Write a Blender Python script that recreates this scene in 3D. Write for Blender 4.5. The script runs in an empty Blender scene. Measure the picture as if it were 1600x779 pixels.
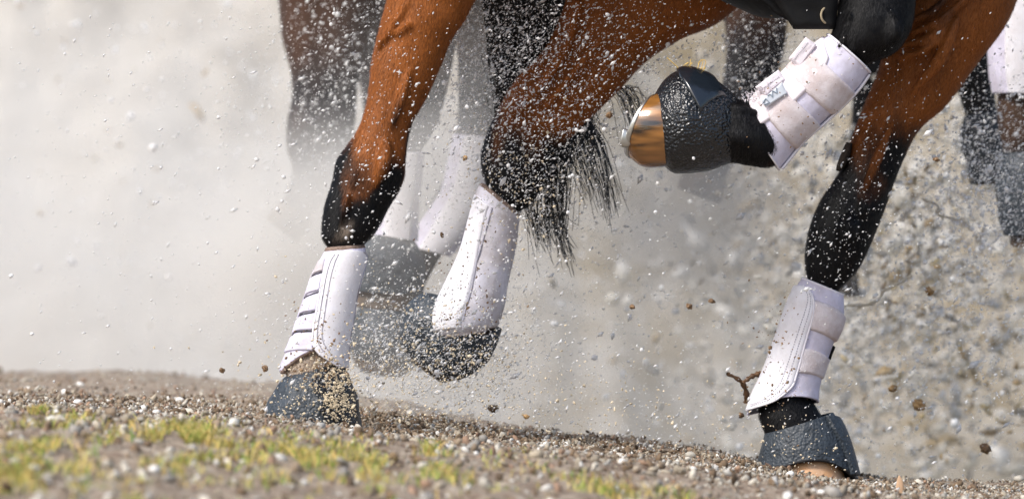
import bpy, bmesh, math, random
import numpy as np
from mathutils import Vector, noise
random.seed(7); RNG = np.random.default_rng(7)
PI = math.pi; R = math.radians
sc = bpy.context.scene; C = sc.collection

# ------------------------------------------------------------ camera, sky, sun, exposure
CAM_Z = 0.45; CAM_D = 10.0
cam = bpy.data.cameras.new('camera'); camo = bpy.data.objects.new('camera', cam); C.objects.link(camo)
camo.location = (0, -CAM_D, CAM_Z); camo.rotation_euler = (R(90), 0, 0)
cam.lens = 180; cam.sensor_width = 36; cam.clip_end = 500
cam.dof.use_dof = True; cam.dof.focus_distance = 10.0; cam.dof.aperture_fstop = 3.2
sc.camera = camo
SUN_EL, SUN_AZ = 48, 226        # azimuth from +Y clockwise: behind the camera, to the left
w = bpy.data.worlds.new('World'); sc.world = w; w.use_nodes = True
wn = w.node_tree; bg = wn.nodes['Background']
sky = wn.nodes.new('ShaderNodeTexSky'); sky.sky_type = 'NISHITA'; sky.sun_disc = False
sky.sun_elevation = R(SUN_EL); sky.sun_rotation = R(SUN_AZ); sky.air_density = 1.0; sky.dust_density = 3.5
wn.links.new(sky.outputs[0], bg.inputs[0]); bg.inputs[1].default_value = 0.145
sl = bpy.data.lights.new('sun', 'SUN'); sl.energy = 2.3; sl.angle = R(12); sl.color = (1, .975, .94)
so = bpy.data.objects.new('sun', sl); C.objects.link(so)
sd = Vector((math.sin(R(SUN_AZ))*math.cos(R(SUN_EL)), math.cos(R(SUN_AZ))*math.cos(R(SUN_EL)), math.sin(R(SUN_EL))))
so.rotation_euler = sd.to_track_quat('Z', 'Y').to_euler(); so.location = (-3, -6, 8)
sc.view_settings.view_transform = 'Standard'; sc.view_settings.look = 'None'
sc.view_settings.gamma = 1; sc.view_settings.exposure = 0.45
sc.render.engine = 'CYCLES'; sc.cycles.use_denoising = True
sc.cycles.volume_bounces = 3; sc.cycles.max_bounces = 8; sc.cycles.volume_step_rate = 2

# ------------------------------------------------------------ helpers
def P(px, py, Y=0.0):
    k = (CAM_D + Y) / CAM_D / 800.0
    return Vector(((px-800)*k, Y, CAM_Z-(py-389.5)*k))

def tag(o, label=None, cat=None, group=None, kind=None):
    if label: o['label'] = label
    if cat: o['category'] = cat
    if group: o['group'] = group
    if kind: o['kind'] = kind
    return o

def mesh_np(name, V, F, mat=None, parent=None, col=None, smooth=True):
    V = np.asarray(V, np.float32); F = np.asarray(F, np.int32)
    me = bpy.data.meshes.new(name); k = F.shape[1]
    me.vertices.add(len(V)); me.vertices.foreach_set('co', V.ravel())
    me.loops.add(F.size); me.loops.foreach_set('vertex_index', F.ravel())
    me.polygons.add(len(F)); me.polygons.foreach_set('loop_start', np.arange(0, F.size, k, dtype=np.int32))
    me.polygons.foreach_set('loop_total', np.full(len(F), k, np.int32))
    me.update(calc_edges=True); me.validate()
    me.polygons.foreach_set('use_smooth', np.full(len(me.polygons), smooth))
    if col is not None:
        a = me.color_attributes.new('col', 'FLOAT_COLOR', 'POINT')
        c4 = np.ones((len(V), 4), np.float32); c4[:, :3] = col; a.data.foreach_set('color', c4.ravel())
    if mat: me.materials.append(mat)
    o = bpy.data.objects.new(name, me); C.objects.link(o)
    if parent: o.parent = parent
    return o

def join_raw(parts):
    V = []; F = []; n = 0
    for v, f in parts:
        V.append(np.asarray(v, float)); F.append(np.asarray(f)+n); n += len(v)
    return np.concatenate(V), np.concatenate(F)

def sstep(a, b, x):
    t = np.clip((x-a)/(b-a), 0, 1); return t*t*(3-2*t)

# smooth periodic-free value noise in numpy
_T = RNG.random((64, 64, 64)).astype(np.float32)
def vnoise(x, y, z=0.0):
    x, y, z = np.broadcast_arrays(np.asarray(x, float), np.asarray(y, float), np.asarray(z, float))
    xi = np.floor(x).astype(int); yi = np.floor(y).astype(int); zi = np.floor(z).astype(int)
    fx = x-xi; fy = y-yi; fz = z-zi
    fx = fx*fx*(3-2*fx); fy = fy*fy*(3-2*fy); fz = fz*fz*(3-2*fz)
    r = 0
    for dx in (0, 1):
        for dy in (0, 1):
            for dz in (0, 1):
                wgt = (fx if dx else 1-fx)*(fy if dy else 1-fy)*(fz if dz else 1-fz)
                r = r + wgt*_T[(xi+dx) % 64, (yi+dy) % 64, (zi+dz) % 64]
    return r-0.5
def fbm(x, y, z=0.0, o=4):
    r = 0; a = 1; f = 1
    for i in range(o):
        r = r + a*vnoise(x*f+i*13.7, y*f+i*7.1, np.asarray(z)*f+i*3.3); a *= .5; f *= 2
    return r

# ------------------------------------------------------------ materials
def mat(name, col=(.5, .5, .5), rough=.6, spec=.5, bump=0, bscale=50, bdist=.002, var=0, vscale=8, col2=None, sheen=0, attr=None, stretch=None, metal=0, coat=0):
    m = bpy.data.materials.new(name); m.use_nodes = True; nt = m.node_tree; b = nt.nodes['Principled BSDF']
    b.inputs['Roughness'].default_value = rough; b.inputs['Specular IOR Level'].default_value = spec
    b.inputs['Metallic'].default_value = metal; b.inputs['Sheen Weight'].default_value = sheen
    b.inputs['Coat Weight'].default_value = coat; b.inputs['Coat Roughness'].default_value = .15
    tc = nt.nodes.new('ShaderNodeTexCoord'); src = tc.outputs['Object']
    mp = None
    if stretch:
        mp = nt.nodes.new('ShaderNodeMapping'); mp.inputs['Scale'].default_value = stretch; nt.links.new(src, mp.inputs[0])
    base = None
    if attr:
        a = nt.nodes.new('ShaderNodeAttribute'); a.attribute_name = attr; base = a.outputs['Color']
    if var or col2:
        n = nt.nodes.new('ShaderNodeTexNoise'); n.inputs['Scale'].default_value = vscale; n.inputs['Detail'].default_value = 6
        n.inputs['Roughness'].default_value = .65
        nt.links.new(mp.outputs[0] if mp else src, n.inputs['Vector'])
        rmp = nt.nodes.new('ShaderNodeMapRange'); rmp.inputs[1].default_value = .36; rmp.inputs[2].default_value = .64
        nt.links.new(n.outputs[0], rmp.inputs[0])
        mx = nt.nodes.new('ShaderNodeMix'); mx.data_type = 'RGBA'
        nt.links.new(rmp.outputs[0], mx.inputs[0])
        c2 = col2 or tuple(c*(1-var) for c in col)
        mx.inputs[6].default_value = (*col, 1); mx.inputs[7].default_value = (*c2, 1)
        if base is not None:
            mx.blend_type = 'MULTIPLY'; mx.inputs[0].default_value = var
            nt.links.new(base, mx.inputs[6])
            mm = nt.nodes.new('ShaderNodeMix'); mm.data_type = 'RGBA'; nt.links.new(rmp.outputs[0], mm.inputs[0])
            mm.inputs[6].default_value = (1, 1, 1, 1); mm.inputs[7].default_value = (1-var, 1-var, 1-var, 1)
            for l in list(mx.inputs[0].links): nt.links.remove(l)
            mx.inputs[0].default_value = 1; nt.links.new(mm.outputs[2], mx.inputs[7])
        nt.links.new(mx.outputs[2], b.inputs['Base Color'])
    elif base is not None: nt.links.new(base, b.inputs['Base Color'])
    else: b.inputs['Base Color'].default_value = (*col, 1)
    if bump:
        n2 = nt.nodes.new('ShaderNodeTexNoise'); n2.inputs['Scale'].default_value = bscale; n2.inputs['Detail'].default_value = 4
        nt.links.new(mp.outputs[0] if mp else src, n2.inputs['Vector'])
        bp = nt.nodes.new('ShaderNodeBump'); bp.inputs['Strength'].default_value = bump; bp.inputs['Distance'].default_value = bdist
        nt.links.new(n2.outputs[0], bp.inputs['Height']); nt.links.new(bp.outputs[0], b.inputs['Normal'])
    return m

def coat_mat(name, rough=.5):
    m = bpy.data.materials.new(name); m.use_nodes = True; nt = m.node_tree; b = nt.nodes['Principled BSDF']
    L = nt.links.new; N = nt.nodes.new
    tc = N('ShaderNodeTexCoord'); a = N('ShaderNodeAttribute'); a.attribute_name = 'col'
    mp = N('ShaderNodeMapping'); mp.inputs['Rotation'].default_value = (0, R(-28), 0); mp.inputs['Scale'].default_value = (1, 1, .16)
    L(tc.outputs['Object'], mp.inputs[0])
    n1 = N('ShaderNodeTexNoise'); n1.inputs['Scale'].default_value = 420; n1.inputs['Detail'].default_value = 5; L(mp.outputs[0], n1.inputs['Vector'])
    n2 = N('ShaderNodeTexNoise'); n2.inputs['Scale'].default_value = 17; n2.inputs['Detail'].default_value = 7; L(mp.outputs[0], n2.inputs['Vector'])
    ad = N('ShaderNodeMath'); ad.operation = 'ADD'; L(n1.outputs[0], ad.inputs[0]); L(n2.outputs[0], ad.inputs[1])
    mr = N('ShaderNodeMapRange'); mr.inputs[1].default_value = .7; mr.inputs[2].default_value = 1.3
    mr.inputs[3].default_value = .55; mr.inputs[4].default_value = 1.35; L(ad.outputs[0], mr.inputs[0])
    vm = N('ShaderNodeVectorMath'); vm.operation = 'SCALE'; L(a.outputs['Color'], vm.inputs[0]); L(mr.outputs[0], vm.inputs['Scale'])
    L(vm.outputs[0], b.inputs['Base Color'])
    r2 = N('ShaderNodeMapRange'); r2.inputs[3].default_value = rough-.12; r2.inputs[4].default_value = rough+.15; L(n2.outputs[0], r2.inputs[0])
    L(r2.outputs[0], b.inputs['Roughness']); b.inputs['Specular IOR Level'].default_value = .3
    bp = N('ShaderNodeBump'); bp.inputs['Strength'].default_value = .6; bp.inputs['Distance'].default_value = .003
    L(n1.outputs[0], bp.inputs['Height'])
    b2 = N('ShaderNodeBump'); b2.inputs['Strength'].default_value = .35; b2.inputs['Distance'].default_value = .013
    L(n2.outputs[0], b2.inputs['Height']); L(bp.outputs[0], b2.inputs['Normal']); L(b2.outputs[0], b.inputs['Normal'])
    return m

M = {}
M['coat'] = coat_mat('bay_coat', .5)
M['neoprene'] = mat('white_neoprene', (.70, .68, .83), .8, .3, .6, 700, .0012, .16, 30, col2=(.55, .52, .62))
M['shield'] = mat('white_leather', (.84, .84, .90), .5, .4, .35, 300, .0012, .07, 28, col2=(.73, .71, .74))
M['shield_dirty'] = mat('soiled_leather', (.74, .73, .82), .6, .35, .3, 400, .0007, .2, 18, col2=(.50, .46, .47))
M['strap'] = mat('pinkish_strap', (.76, .71, .74), .85, .2, .8, 500, .002, .2, 30, col2=(.58, .50, .50))
M['strap_white'] = mat('white_strap', (.84, .78, .83), .8, .2, .6, 600, .0012, .1, 35)
M['piping'] = mat('white_piping', (.80, .78, .84), .6)
M['thread'] = mat('grey_thread', (.42, .41, .48), .8)
M['binding'] = mat('black_binding', (.01, .01, .012), .7)
M['fleece'] = mat('muddy_fleece', (.30, .22, .18), .95, .1, 1, 220, .004, .4, 60)
M['rubber'] = mat('black_rubber', (.008, .011, .015), .25, .7, 1.0, 230, .012, .3, 40, coat=.1)
M['rubber_dull'] = mat('wet_dull_rubber', (.042, .055, .070), .52, .5, 1.0, 200, .010, .4, 30)
M['patent'] = mat('shiny_rubber_flap', (.012, .017, .024), .17, .7, .4, 60, .003, .2, 20, coat=.5)
M['hoof'] = mat('amber_hoof_painted_reflections', (.36, .16, .04), .10, .7, .3, 40, .003, .5, 13, col2=(.012, .006, .003), stretch=(.7, 1, 3.2), coat=.8)  # near-black bands put dark reflections into the hoof colour
for n_ in M['hoof'].node_tree.nodes:
    if n_.type == 'TEX_NOISE': n_.inputs['Detail'].default_value = 1.5
M['hoof_tan'] = mat('tan_hoof', (.68, .36, .16), .5, .4, .4, 60, .003, .4, 22, col2=(.62, .42, .28))
M['hoof_dark'] = mat('dark_hoof', (.05, .045, .04), .6, .4, .8, 80, .004, .4, 30, col2=(.16, .11, .07))
M['steel'] = mat('horseshoe_steel', (.55, .55, .52), .32, .5, .5, 120, .001, metal=.9)
M['tack'] = mat('black_tack', (.003, .003, .0035), .6, .25, .4, 60, .002)
M['cord'] = mat('tan_cord', (.42, .34, .22), .8)
M['hair'] = mat('black_tail_hair', (.006, .0055, .006), .38, .5)
M['straw'] = mat('straw', (.62, .42, .12), .7)
M['chestnut'] = mat('leg_chestnut', (.035, .028, .024), .9, .2, 1, 200, .004)
M['ground'] = mat('gravelly_soil', (.42, .36, .285), .95, .15, 1, 130, .01, .5, 38, col2=(.17, .115, .08))
M['stone'] = mat('gravel_stones', (1, 1, 1), .8, .3, .5, 200, .002, .3, 60, attr='col')
M['grass'] = mat('grass_blades', (1, 1, 1), .6, .3, attr='col')
M['pebble'] = mat('white_pebble', (.78, .76, .72), .6, .4, .3, 90, .002, .15, 40)
M['clod'] = mat('wet_mud', (.13, .075, .04), .6, .4, 1, 150, .004, .5, 60, col2=(.30, .19, .10))
M['ochre'] = mat('ochre_mud', (.42, .26, .11), .5, .4, .6, 120, .003, .4, 50)
M['twig'] = mat('wet_twig', (.17, .085, .035), .5, .5, .6, 90, .003, .4, 40)
M['drop'] = mat('spray_droplets', (.95, .95, .95), .2, .8)
M['grit'] = mat('sand_grit', (.66, .56, .40), .7, .3)
M['foam'] = mat('muddy_water_sheet', (.80, .76, .66), .25, .6, .8, 45, .006, .3, 18, col2=(.66, .60, .48))
for k in ('rubber', 'rubber_dull'):       # round pebble grain moulded into the rubber
    for n_ in M[k].node_tree.nodes:
        if n_.type == 'TEX_NOISE' and n_.inputs['Detail'].default_value == 4: n_.inputs['Detail'].default_value = .3; n_.inputs['Scale'].default_value = 190
        if n_.type == 'BUMP': n_.inputs['Distance'].default_value = .005 if k == 'rubber' else .0028
for k in ('drop', 'foam', 'stone_wet'):
    if k == 'stone_wet': M[k] = mat('splash_lump', (1, 1, 1), .3, .6, attr='col')
    nt = M[k].node_tree; b = nt.nodes['Principled BSDF']; out = nt.nodes['Material Output']
    tr = nt.nodes.new('ShaderNodeBsdfTranslucent'); tr.inputs[0].default_value = (.95, .95, .94, 1) if k == 'drop' else (.8, .76, .66, 1)
    mx = nt.nodes.new('ShaderNodeMixShader'); mx.inputs[0].default_value = .42
    nt.links.new(b.outputs[0], mx.inputs[1]); nt.links.new(tr.outputs[0], mx.inputs[2]); nt.links.new(mx.outputs[0], out.inputs[0])

# ------------------------------------------------------------ loft
def crom(p0, p1, p2, p3, t):
    return .5*((2*p1)+(-p0+p2)*t+(2*p0-5*p1+4*p2-p3)*t*t+(-p0+3*p1-3*p2+p3)*t**3)

class Loft:
    """sections from (left point, right point) traced across the limb, an ellipse of depth ratio q"""
    def __init__(s, rows, Y=0.0, q=.8, inset=0.0):
        c = []; a = []; b = []
        for r in rows:
            xl, yl, xr, yr = r[:4]; qq = r[4] if len(r) > 4 and r[4] is not None else q
            yo = Y + (r[5] if len(r) > 5 else 0)
            L = np.array(P(xl, yl, yo)); Rr = np.array(P(xr, yr, yo))
            c.append((L+Rr)/2); A = (Rr-L)/2; A = A*(1-inset/max(np.linalg.norm(A), .01)); a.append(A); tl = r[6] if len(r) > 6 else (0, 0); b.append(np.array((tl[0]/800, -np.linalg.norm(A)*qq, -tl[1]/800)))
        s.K = np.stack([np.array(c), np.array(a), np.array(b)], 1)       # n,3,3
        d = np.linalg.norm(np.diff(s.K[:, 0], axis=0), axis=1); d = np.maximum(d, .004)
        s.t = np.concatenate([[0], np.cumsum(d)]); s.len = s.t[-1]; s.t /= s.t[-1]
    def sec(s, v):
        v = np.clip(np.asarray(v, float), 0, 1); n = len(s.t)
        i = np.clip(np.searchsorted(s.t, v, side='right')-1, 0, n-2)
        f = (v-s.t[i])/(s.t[i+1]-s.t[i]); g = lambda j: s.K[np.clip(j, 0, n-1)]
        f = f[..., None, None]
        return crom(g(i-1), g(i), g(i+1), g(i+2), f)
    def pos(s, th, v, off=0.0):
        th, v, off = np.broadcast_arrays(np.asarray(th, float), np.asarray(v, float), np.asarray(off, float))
        K = s.sec(v); cs = np.cos(th)[..., None]; sn = np.sin(th)[..., None]
        p = K[..., 0, :]+K[..., 1, :]*cs+K[..., 2, :]*sn
        la = np.linalg.norm(K[..., 1, :], axis=-1)[..., None]; lb = np.linalg.norm(K[..., 2, :], axis=-1)[..., None]
        n = K[..., 1, :]/la*cs/la+K[..., 2, :]/lb*sn/lb; n /= np.linalg.norm(n, axis=-1)[..., None]
        return p+n*off[..., None]
    def raw(s, nv=60, nu=32, shrink=0.0, v0=0., v1=1.):
        th = np.linspace(0, 2*PI, nu, endpoint=False); v = np.linspace(v0, v1, nv)
        V = s.pos(th[None, :], v[:, None], -shrink).reshape(-1, 3)
        F = grid_faces(nv, nu, True)
        c0 = len(V); K0 = s.sec(v0)[0]; K1 = s.sec(v1)[0]; V = np.concatenate([V, [K0, K1]])
        cap = [(j, c0, (j+1) % nu, (j+1) % nu) for j in range(nu)]
        e = (nv-1)*nu; cap2 = [(e+(j+1) % nu, c0+1, e+j, e+j) for j in range(nu)]
        return V, F, np.array(cap+cap2)
    def inv(s, px, py):
        th = np.linspace(.02, PI-.02, 90); v = np.linspace(0, 1, 240)
        p = s.pos(th[None, :], v[:, None]); k = 8000.0/(CAM_D+p[..., 1])
        X = 800+p[..., 0]*k; Z = 389.5-(p[..., 2]-CAM_Z)*k
        d = (X-px)**2+(Z-py)**2; i = np.unravel_index(np.argmin(d), d.shape)
        return th[i[1]], v[i[0]]

def grid_faces(nv, nu, wrap):
    i = np.arange(nv-1)[:, None]; j = np.arange(nu if wrap else nu-1)[None, :]; j2 = (j+1) % nu
    return np.stack([i*nu+j, i*nu+j2, (i+1)*nu+j2, (i+1)*nu+j], -1).reshape(-1, 4)

def split_q(V, F, cap): return V, F, cap
def loft_obj(name, loft, m, parent, nv=40, nu=32, shrink=0, v0=0, v1=1, warp=None):
    V, F, cap = loft.raw(nv, nu, shrink, v0, v1)
    if warp: V = warp(V)
    me = bpy.data.meshes.new(name)
    me.from_pydata([tuple(x) for x in V], [], [tuple(map(int, f)) for f in F]+[tuple(map(int, f[:3])) for f in cap])
    me.validate(); me.materials.append(m); me.polygons.foreach_set('use_smooth', [True]*len(me.polygons))
    bm = bmesh.new(); bm.from_mesh(me); bmesh.ops.recalc_face_normals(bm, faces=bm.faces); bm.to_mesh(me); bm.free()
    o = bpy.data.objects.new(name, me); C.objects.link(o); o.parent = parent; return o

def fix_normals(o):
    me = o.data; bm = bmesh.new(); bm.from_mesh(me); bmesh.ops.recalc_face_normals(bm, faces=bm.faces); bm.to_mesh(me); bm.free(); return o

def shell(name, loft, m, parent, v0=0., v1=1., off=0., thick=.005, nu=72, nv=40, wob=0.0, seed=0, th0=0, th1=2*PI, relief=None):
    """closed sleeve of real thickness around the loft; v0 and v1 may depend on the angle"""
    full = abs(th1-th0-2*PI) < 1e-6
    th = np.linspace(th0, th1, nu, endpoint=not full)
    f0 = v0(th) if callable(v0) else np.full(nu, v0); f1 = v1(th) if callable(v1) else np.full(nu, v1)
    t = np.linspace(0, 1, nv)[:, None]; v = f0[None]*(1-t)+f1[None]*t; T = np.broadcast_to(th[None], v.shape)
    rel = 0
    if wob:
        rel = wob*fbm(np.cos(T)*3+seed, np.sin(T)*3, v*7*loft.len/.2, 4)
    if relief is not None: rel = rel+relief(T, v)
    outer = loft.pos(T, v, off+thick+rel); inner = loft.pos(T, v, off+rel*.9)
    mid0 = loft.pos(T[:1], v[:1]-.004/loft.len*0, off+thick*.5)
    rings = [inner[::-1], outer]
    A = np.concatenate([inner[::-1], outer], 0); n = len(A); F = grid_faces(n, nu, full)
    j = np.arange(nu if full else nu-1); j2 = (j+1) % nu
    close = np.stack([(n-1)*nu+j, (n-1)*nu+j2, j2, j], -1)
    Fs = [F, close]
    if not full:
        i = np.arange(nv-1)
        for c in (0, nu-1):
            Fs.append(np.stack([i*nu+c, (i+1)*nu+c, (2*nv-2-i)*nu+c, (2*nv-1-i)*nu+c], -1))
    o = mesh_np(name, A.reshape(-1, 3), np.concatenate(Fs), m, parent); fix_normals(o)
    bv = o.modifiers.new('soft_edge', 'BEVEL'); bv.width = min(.0018, thick*.4); bv.segments = 2; bv.limit_method = 'ANGLE'; bv.angle_limit = R(50)
    return o

def patch(name, loft, rows, m, parent, off=.005, thick=.004, ns=28, nt=60, soft=.10, wob=.0, seed=0):
    """padded panel on the loft; rows = (left, right) with each side a pixel, or ('th', degrees) to wrap round"""
    q = []
    for L, Rr in rows:
        a = loft.inv(*L) if L[0] != 'th' else None; b = loft.inv(*Rr) if Rr[0] != 'th' else None
        if a is None: a = (R(L[1]), b[1]+(L[2] if len(L) > 2 else 0))
        if b is None: b = (R(Rr[1]), a[1]+(Rr[2] if len(Rr) > 2 else 0))
        q.append((a, b))
    q = np.array(q); n = len(q)
    t = np.linspace(0, n-1, nt); i = np.clip(np.floor(t).astype(int), 0, n-2); f = (t-i)[:, None, None]
    g = lambda j: q[np.clip(j, 0, n-1)]
    e = crom(g(i-1), g(i), g(i+1), g(i+2), f)                    # nt,2,2
    s = np.linspace(0, 1, ns)[None, :, None]; uv = e[:, None, 0]*(1-s)+e[:, None, 1]*s
    TH = uv[..., 0]; VV = uv[..., 1]
    w_ = np.linalg.norm(loft.sec(.5)[1])*2.2; h_ = loft.len*max(.05, abs(q[-1, 0, 1]-q[0, 0, 1]))
    ds = np.minimum(s[..., 0], 1-s[..., 0])*w_; dt = np.minimum(np.linspace(0, 1, nt), 1-np.linspace(0, 1, nt))[:, None]*h_
    d = np.minimum(ds, dt); prof = np.clip(d/(soft*.05), 0, 1)**.5
    rel = wob*fbm(TH*2+seed, VV*9, seed, 4) if wob else 0
    top = loft.pos(TH, VV, off+thick*prof+rel); bot = loft.pos(TH, VV, off-.003)
    V = np.concatenate([top.reshape(-1, 3), bot.reshape(-1, 3)]); N = nt*ns
    F = grid_faces(nt, ns, False); per = [j for j in range(ns)]+[i2*ns+ns-1 for i2 in range(1, nt)]+[(nt-1)*ns+j for j in range(ns-2, -1, -1)]+[i2*ns for i2 in range(nt-2, 0, -1)]
    per = np.array(per); pn = np.roll(per, -1)
    F = np.concatenate([F, F[:, ::-1]+N, np.stack([per, per+N, pn+N, pn], -1)])
    o = mesh_np(name, V, F, m, parent); fix_normals(o)
    o['_'] = 0; del o['_']
    return o, (lambda ss, tt, oo=0.0: loft.pos(*_uvat(e, ss, tt, nt), off+thick+oo))

def _uvat(e, s, t, nt):
    i = min(int(t*(nt-1)), nt-1); a, b = e[i]; r = a*(1-s)+b*s; return r[0], r[1]

def tube_raw(pts, r, n=6, flat=None):
    pts = [Vector(p) for p in pts]; V = []; m_ = len(pts)
    for i, p in enumerate(pts):
        d = (pts[min(i+1, m_-1)]-pts[max(i-1, 0)]).normalized()
        u = d.cross(Vector((0, 1, 0)));  u = u.normalized() if u.length > 1e-3 else Vector((1, 0, 0)); v = d.cross(u)
        rr = r[i] if hasattr(r, '__len__') else r
        for k in range(n):
            a = 2*PI*k/n; V.append(p+(u*math.cos(a)+v*math.sin(a))*rr)
    V = np.array([tuple(x) for x in V]); F = grid_faces(m_, n, True)
    c = len(V); V = np.concatenate([V, [tuple(pts[0]), tuple(pts[-1])]]); j = np.arange(n); j2 = (j+1) % n
    # caps as thin quads
    e = (m_-1)*n
    F = np.concatenate([F, np.stack([j2, j, np.full(n, c), np.full(n, c)], -1)[:0]])
    return V, F
def tube(name, pts, r, m, parent=None, n=8):
    V, F = tube_raw(pts, r, n); return fix_normals(mesh_np(name, V, F, m, parent))

def spline(pts, n=24):
    A = np.array([tuple(p) for p in pts], float); m_ = len(A); t = np.linspace(0, m_-1, n); i = np.clip(t.astype(int), 0, m_-2)
    g = lambda j: A[np.clip(j, 0, m_-1)]; f = (t-i)[:, None]; return crom(g(i-1), g(i), g(i+1), g(i+2), f)

def stitch(name, fn, seq, m, parent, dash=True, r=.0009):
    """line of thread that follows a panel: seq = list of (s, t)"""
    A = spline([(a, b, 0) for a, b in seq], 90); pts = np.array([fn(a[0], a[1], .0004) for a in A]); parts = []
    if dash:
        d = np.concatenate([[0], np.cumsum(np.linalg.norm(np.diff(pts, axis=0), axis=1))]); L = d[-1]; s = 0
        while s < L-.004:
            q = [np.array([np.interp(s+x, d, pts[:, k]) for k in range(3)]) for x in (0, .0015, .003)]
            parts.append(tube_raw(q, r, 4)); s += .0052
    else: parts.append(tube_raw(pts, r, 5))
    V, F = join_raw(parts); return mesh_np(name, V, F, m, parent)

# ------------------------------------------------------------ ground, pond
XB = [-1, -.39, 0, .4, .575, 1]; ZB = [.14, .12, .07, .035, .0, -.03]
XF = [-.84, -.57, -.2, .11, .455, .8]; ZF = [.156, .137, .103, .076, .026, -.008]
XC = [-1, -.5, -.2, .1, .4, 1]; YC = [3.0, 2.2, 1.4, .8, .58, .25]
def gbase(x, y):
    b = np.interp(x, XB, ZB); f = np.interp(x, XF, ZF); yc = np.interp(x, XC, YC)
    z = b+(f-b)*sstep(0, .9, -y)-.075*sstep(.9, 2.6, -y)-.05*sstep(2.8, 5, -y)
    over = np.maximum(y-yc, 0)
    z = z-np.minimum(over*over*1.2/(1+over*1.6), .9)*1.0
    # sandy bank rising far behind the pond
    z = z+sstep(7, 16, y)*4.2
    return z
def ground_z(x, y):
    z = gbase(x, y)
    z = z+.016*fbm(x*4, y*4, 1.3, 3)+.013*fbm(x*22, y*22, 4.1, 4)
    near = np.exp(-((x+.36)**2+(y-.0)**2)/.03)-np.exp(-((x-.6)**2+(y-.22)**2)/.03)*1.2
    z = z+near*.018*(x > .2)-.026*np.exp(-((x+.38)**2+(y-.0)**2)/.025)
    z = z+sstep(5, 9, y)*.5*fbm(x*.9, y*.9, 9, 4)
    return z
gx = np.concatenate([[-60, -30, -15, -8, -5, -3.5], np.arange(-2.5, 2.5, .0125), [2.5, 3.5, 5, 8, 15, 30, 60]])
gy = np.concatenate([[-60, -30, -18, -12, -9, -6, -4.5], np.arange(-3.8, 1.6, .0125), np.arange(1.6, 4, .04), np.arange(4, 18, .3), [20, 25, 35, 60]])
X, Y_ = np.meshgrid(gx, gy); Z = ground_z(X, Y_)
g = mesh_np('ground', np.stack([X, Y_, Z], -1).reshape(-1, 3), grid_faces(len(gy), len(gx), False), M['ground'])
tag(g, kind='structure')
# split bank: pale sand
bankm = mat('pale_sand', (.37, .345, .305), .95, .1, .8, 6, .08, .3, 1.1, col2=(.15, .12, .085))
nt_ = bankm.node_tree; bmx = [n_ for n_ in nt_.nodes if n_.type == 'MIX'][0]
for n_ in nt_.nodes:
    if n_.type == 'TEX_NOISE': n_.inputs['Scale'].default_value = 4.5
tc_ = [n_ for n_ in nt_.nodes if n_.type == 'TEX_COORD'][0]; sx_ = nt_.nodes.new('ShaderNodeSeparateXYZ'); nt_.links.new(tc_.outputs['Object'], sx_.inputs[0])
mr_ = nt_.nodes.new('ShaderNodeMapRange'); mr_.inputs[1].default_value = -1.3; mr_.inputs[2].default_value = .2; nt_.links.new(sx_.outputs[0], mr_.inputs[0])
for k_, (l_, r_) in {6: ((.45, .42, .37), (.30, .28, .245)), 7: ((.33, .30, .255), (.19, .155, .10))}.items():   # paler sand colours at left, darker browner ones at right
    q_ = nt_.nodes.new('ShaderNodeMix'); q_.data_type = 'RGBA'; nt_.links.new(mr_.outputs[0], q_.inputs[0]); q_.inputs[6].default_value = (*l_, 1); q_.inputs[7].default_value = (*r_, 1)
    nt_.links.new(q_.outputs[2], bmx.inputs[k_])
g.data.materials.append(bankm)
ctr = np.zeros(len(g.data.polygons)*3, np.float32); g.data.polygons.foreach_get('center', ctr); ctr = ctr.reshape(-1, 3)
g.data.polygons.foreach_set('material_index', (ctr[:, 1] > 5).astype(np.int32))
wm = mat('pond_water', (.20, .19, .165), .12, .6, .6, 3, .05)
wxy = np.array([[-60, .6, -.30], [60, .6, -.30], [60, 12, -.30], [-60, 12, -.30]])
wo = mesh_np('water', wxy, [[0, 1, 2, 3]], wm); tag(wo, kind='structure')

# ------------------------------------------------------------ horses
def trunk_raw(secs, Yc, nu=48, nv=70):
    S = np.array(secs); t = np.linspace(0, len(S)-1, nv); i = np.clip(t.astype(int), 0, len(S)-2); f = (t-i)[:, None]
    gg = lambda j: S[np.clip(j, 0, len(S)-1)]; Q = crom(gg(i-1), gg(i), gg(i+1), gg(i+2), f)
    th = np.linspace(0, 2*PI, nu, endpoint=False); V = []
    for x, zb, zt, hw, *r in Q:
        dx = r[0] if r else 0
        c = (zb+zt)/2; h = (zt-zb)/2
        V.append(np.stack([x+dx*np.sin(th), Yc+hw*np.cos(th), c+h*np.sin(th)], -1))
    V = np.concatenate(V); F = grid_faces(nv, nu, True)
    return V, F, np.array([[0, 1, 2, 2]])[:0]

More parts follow.
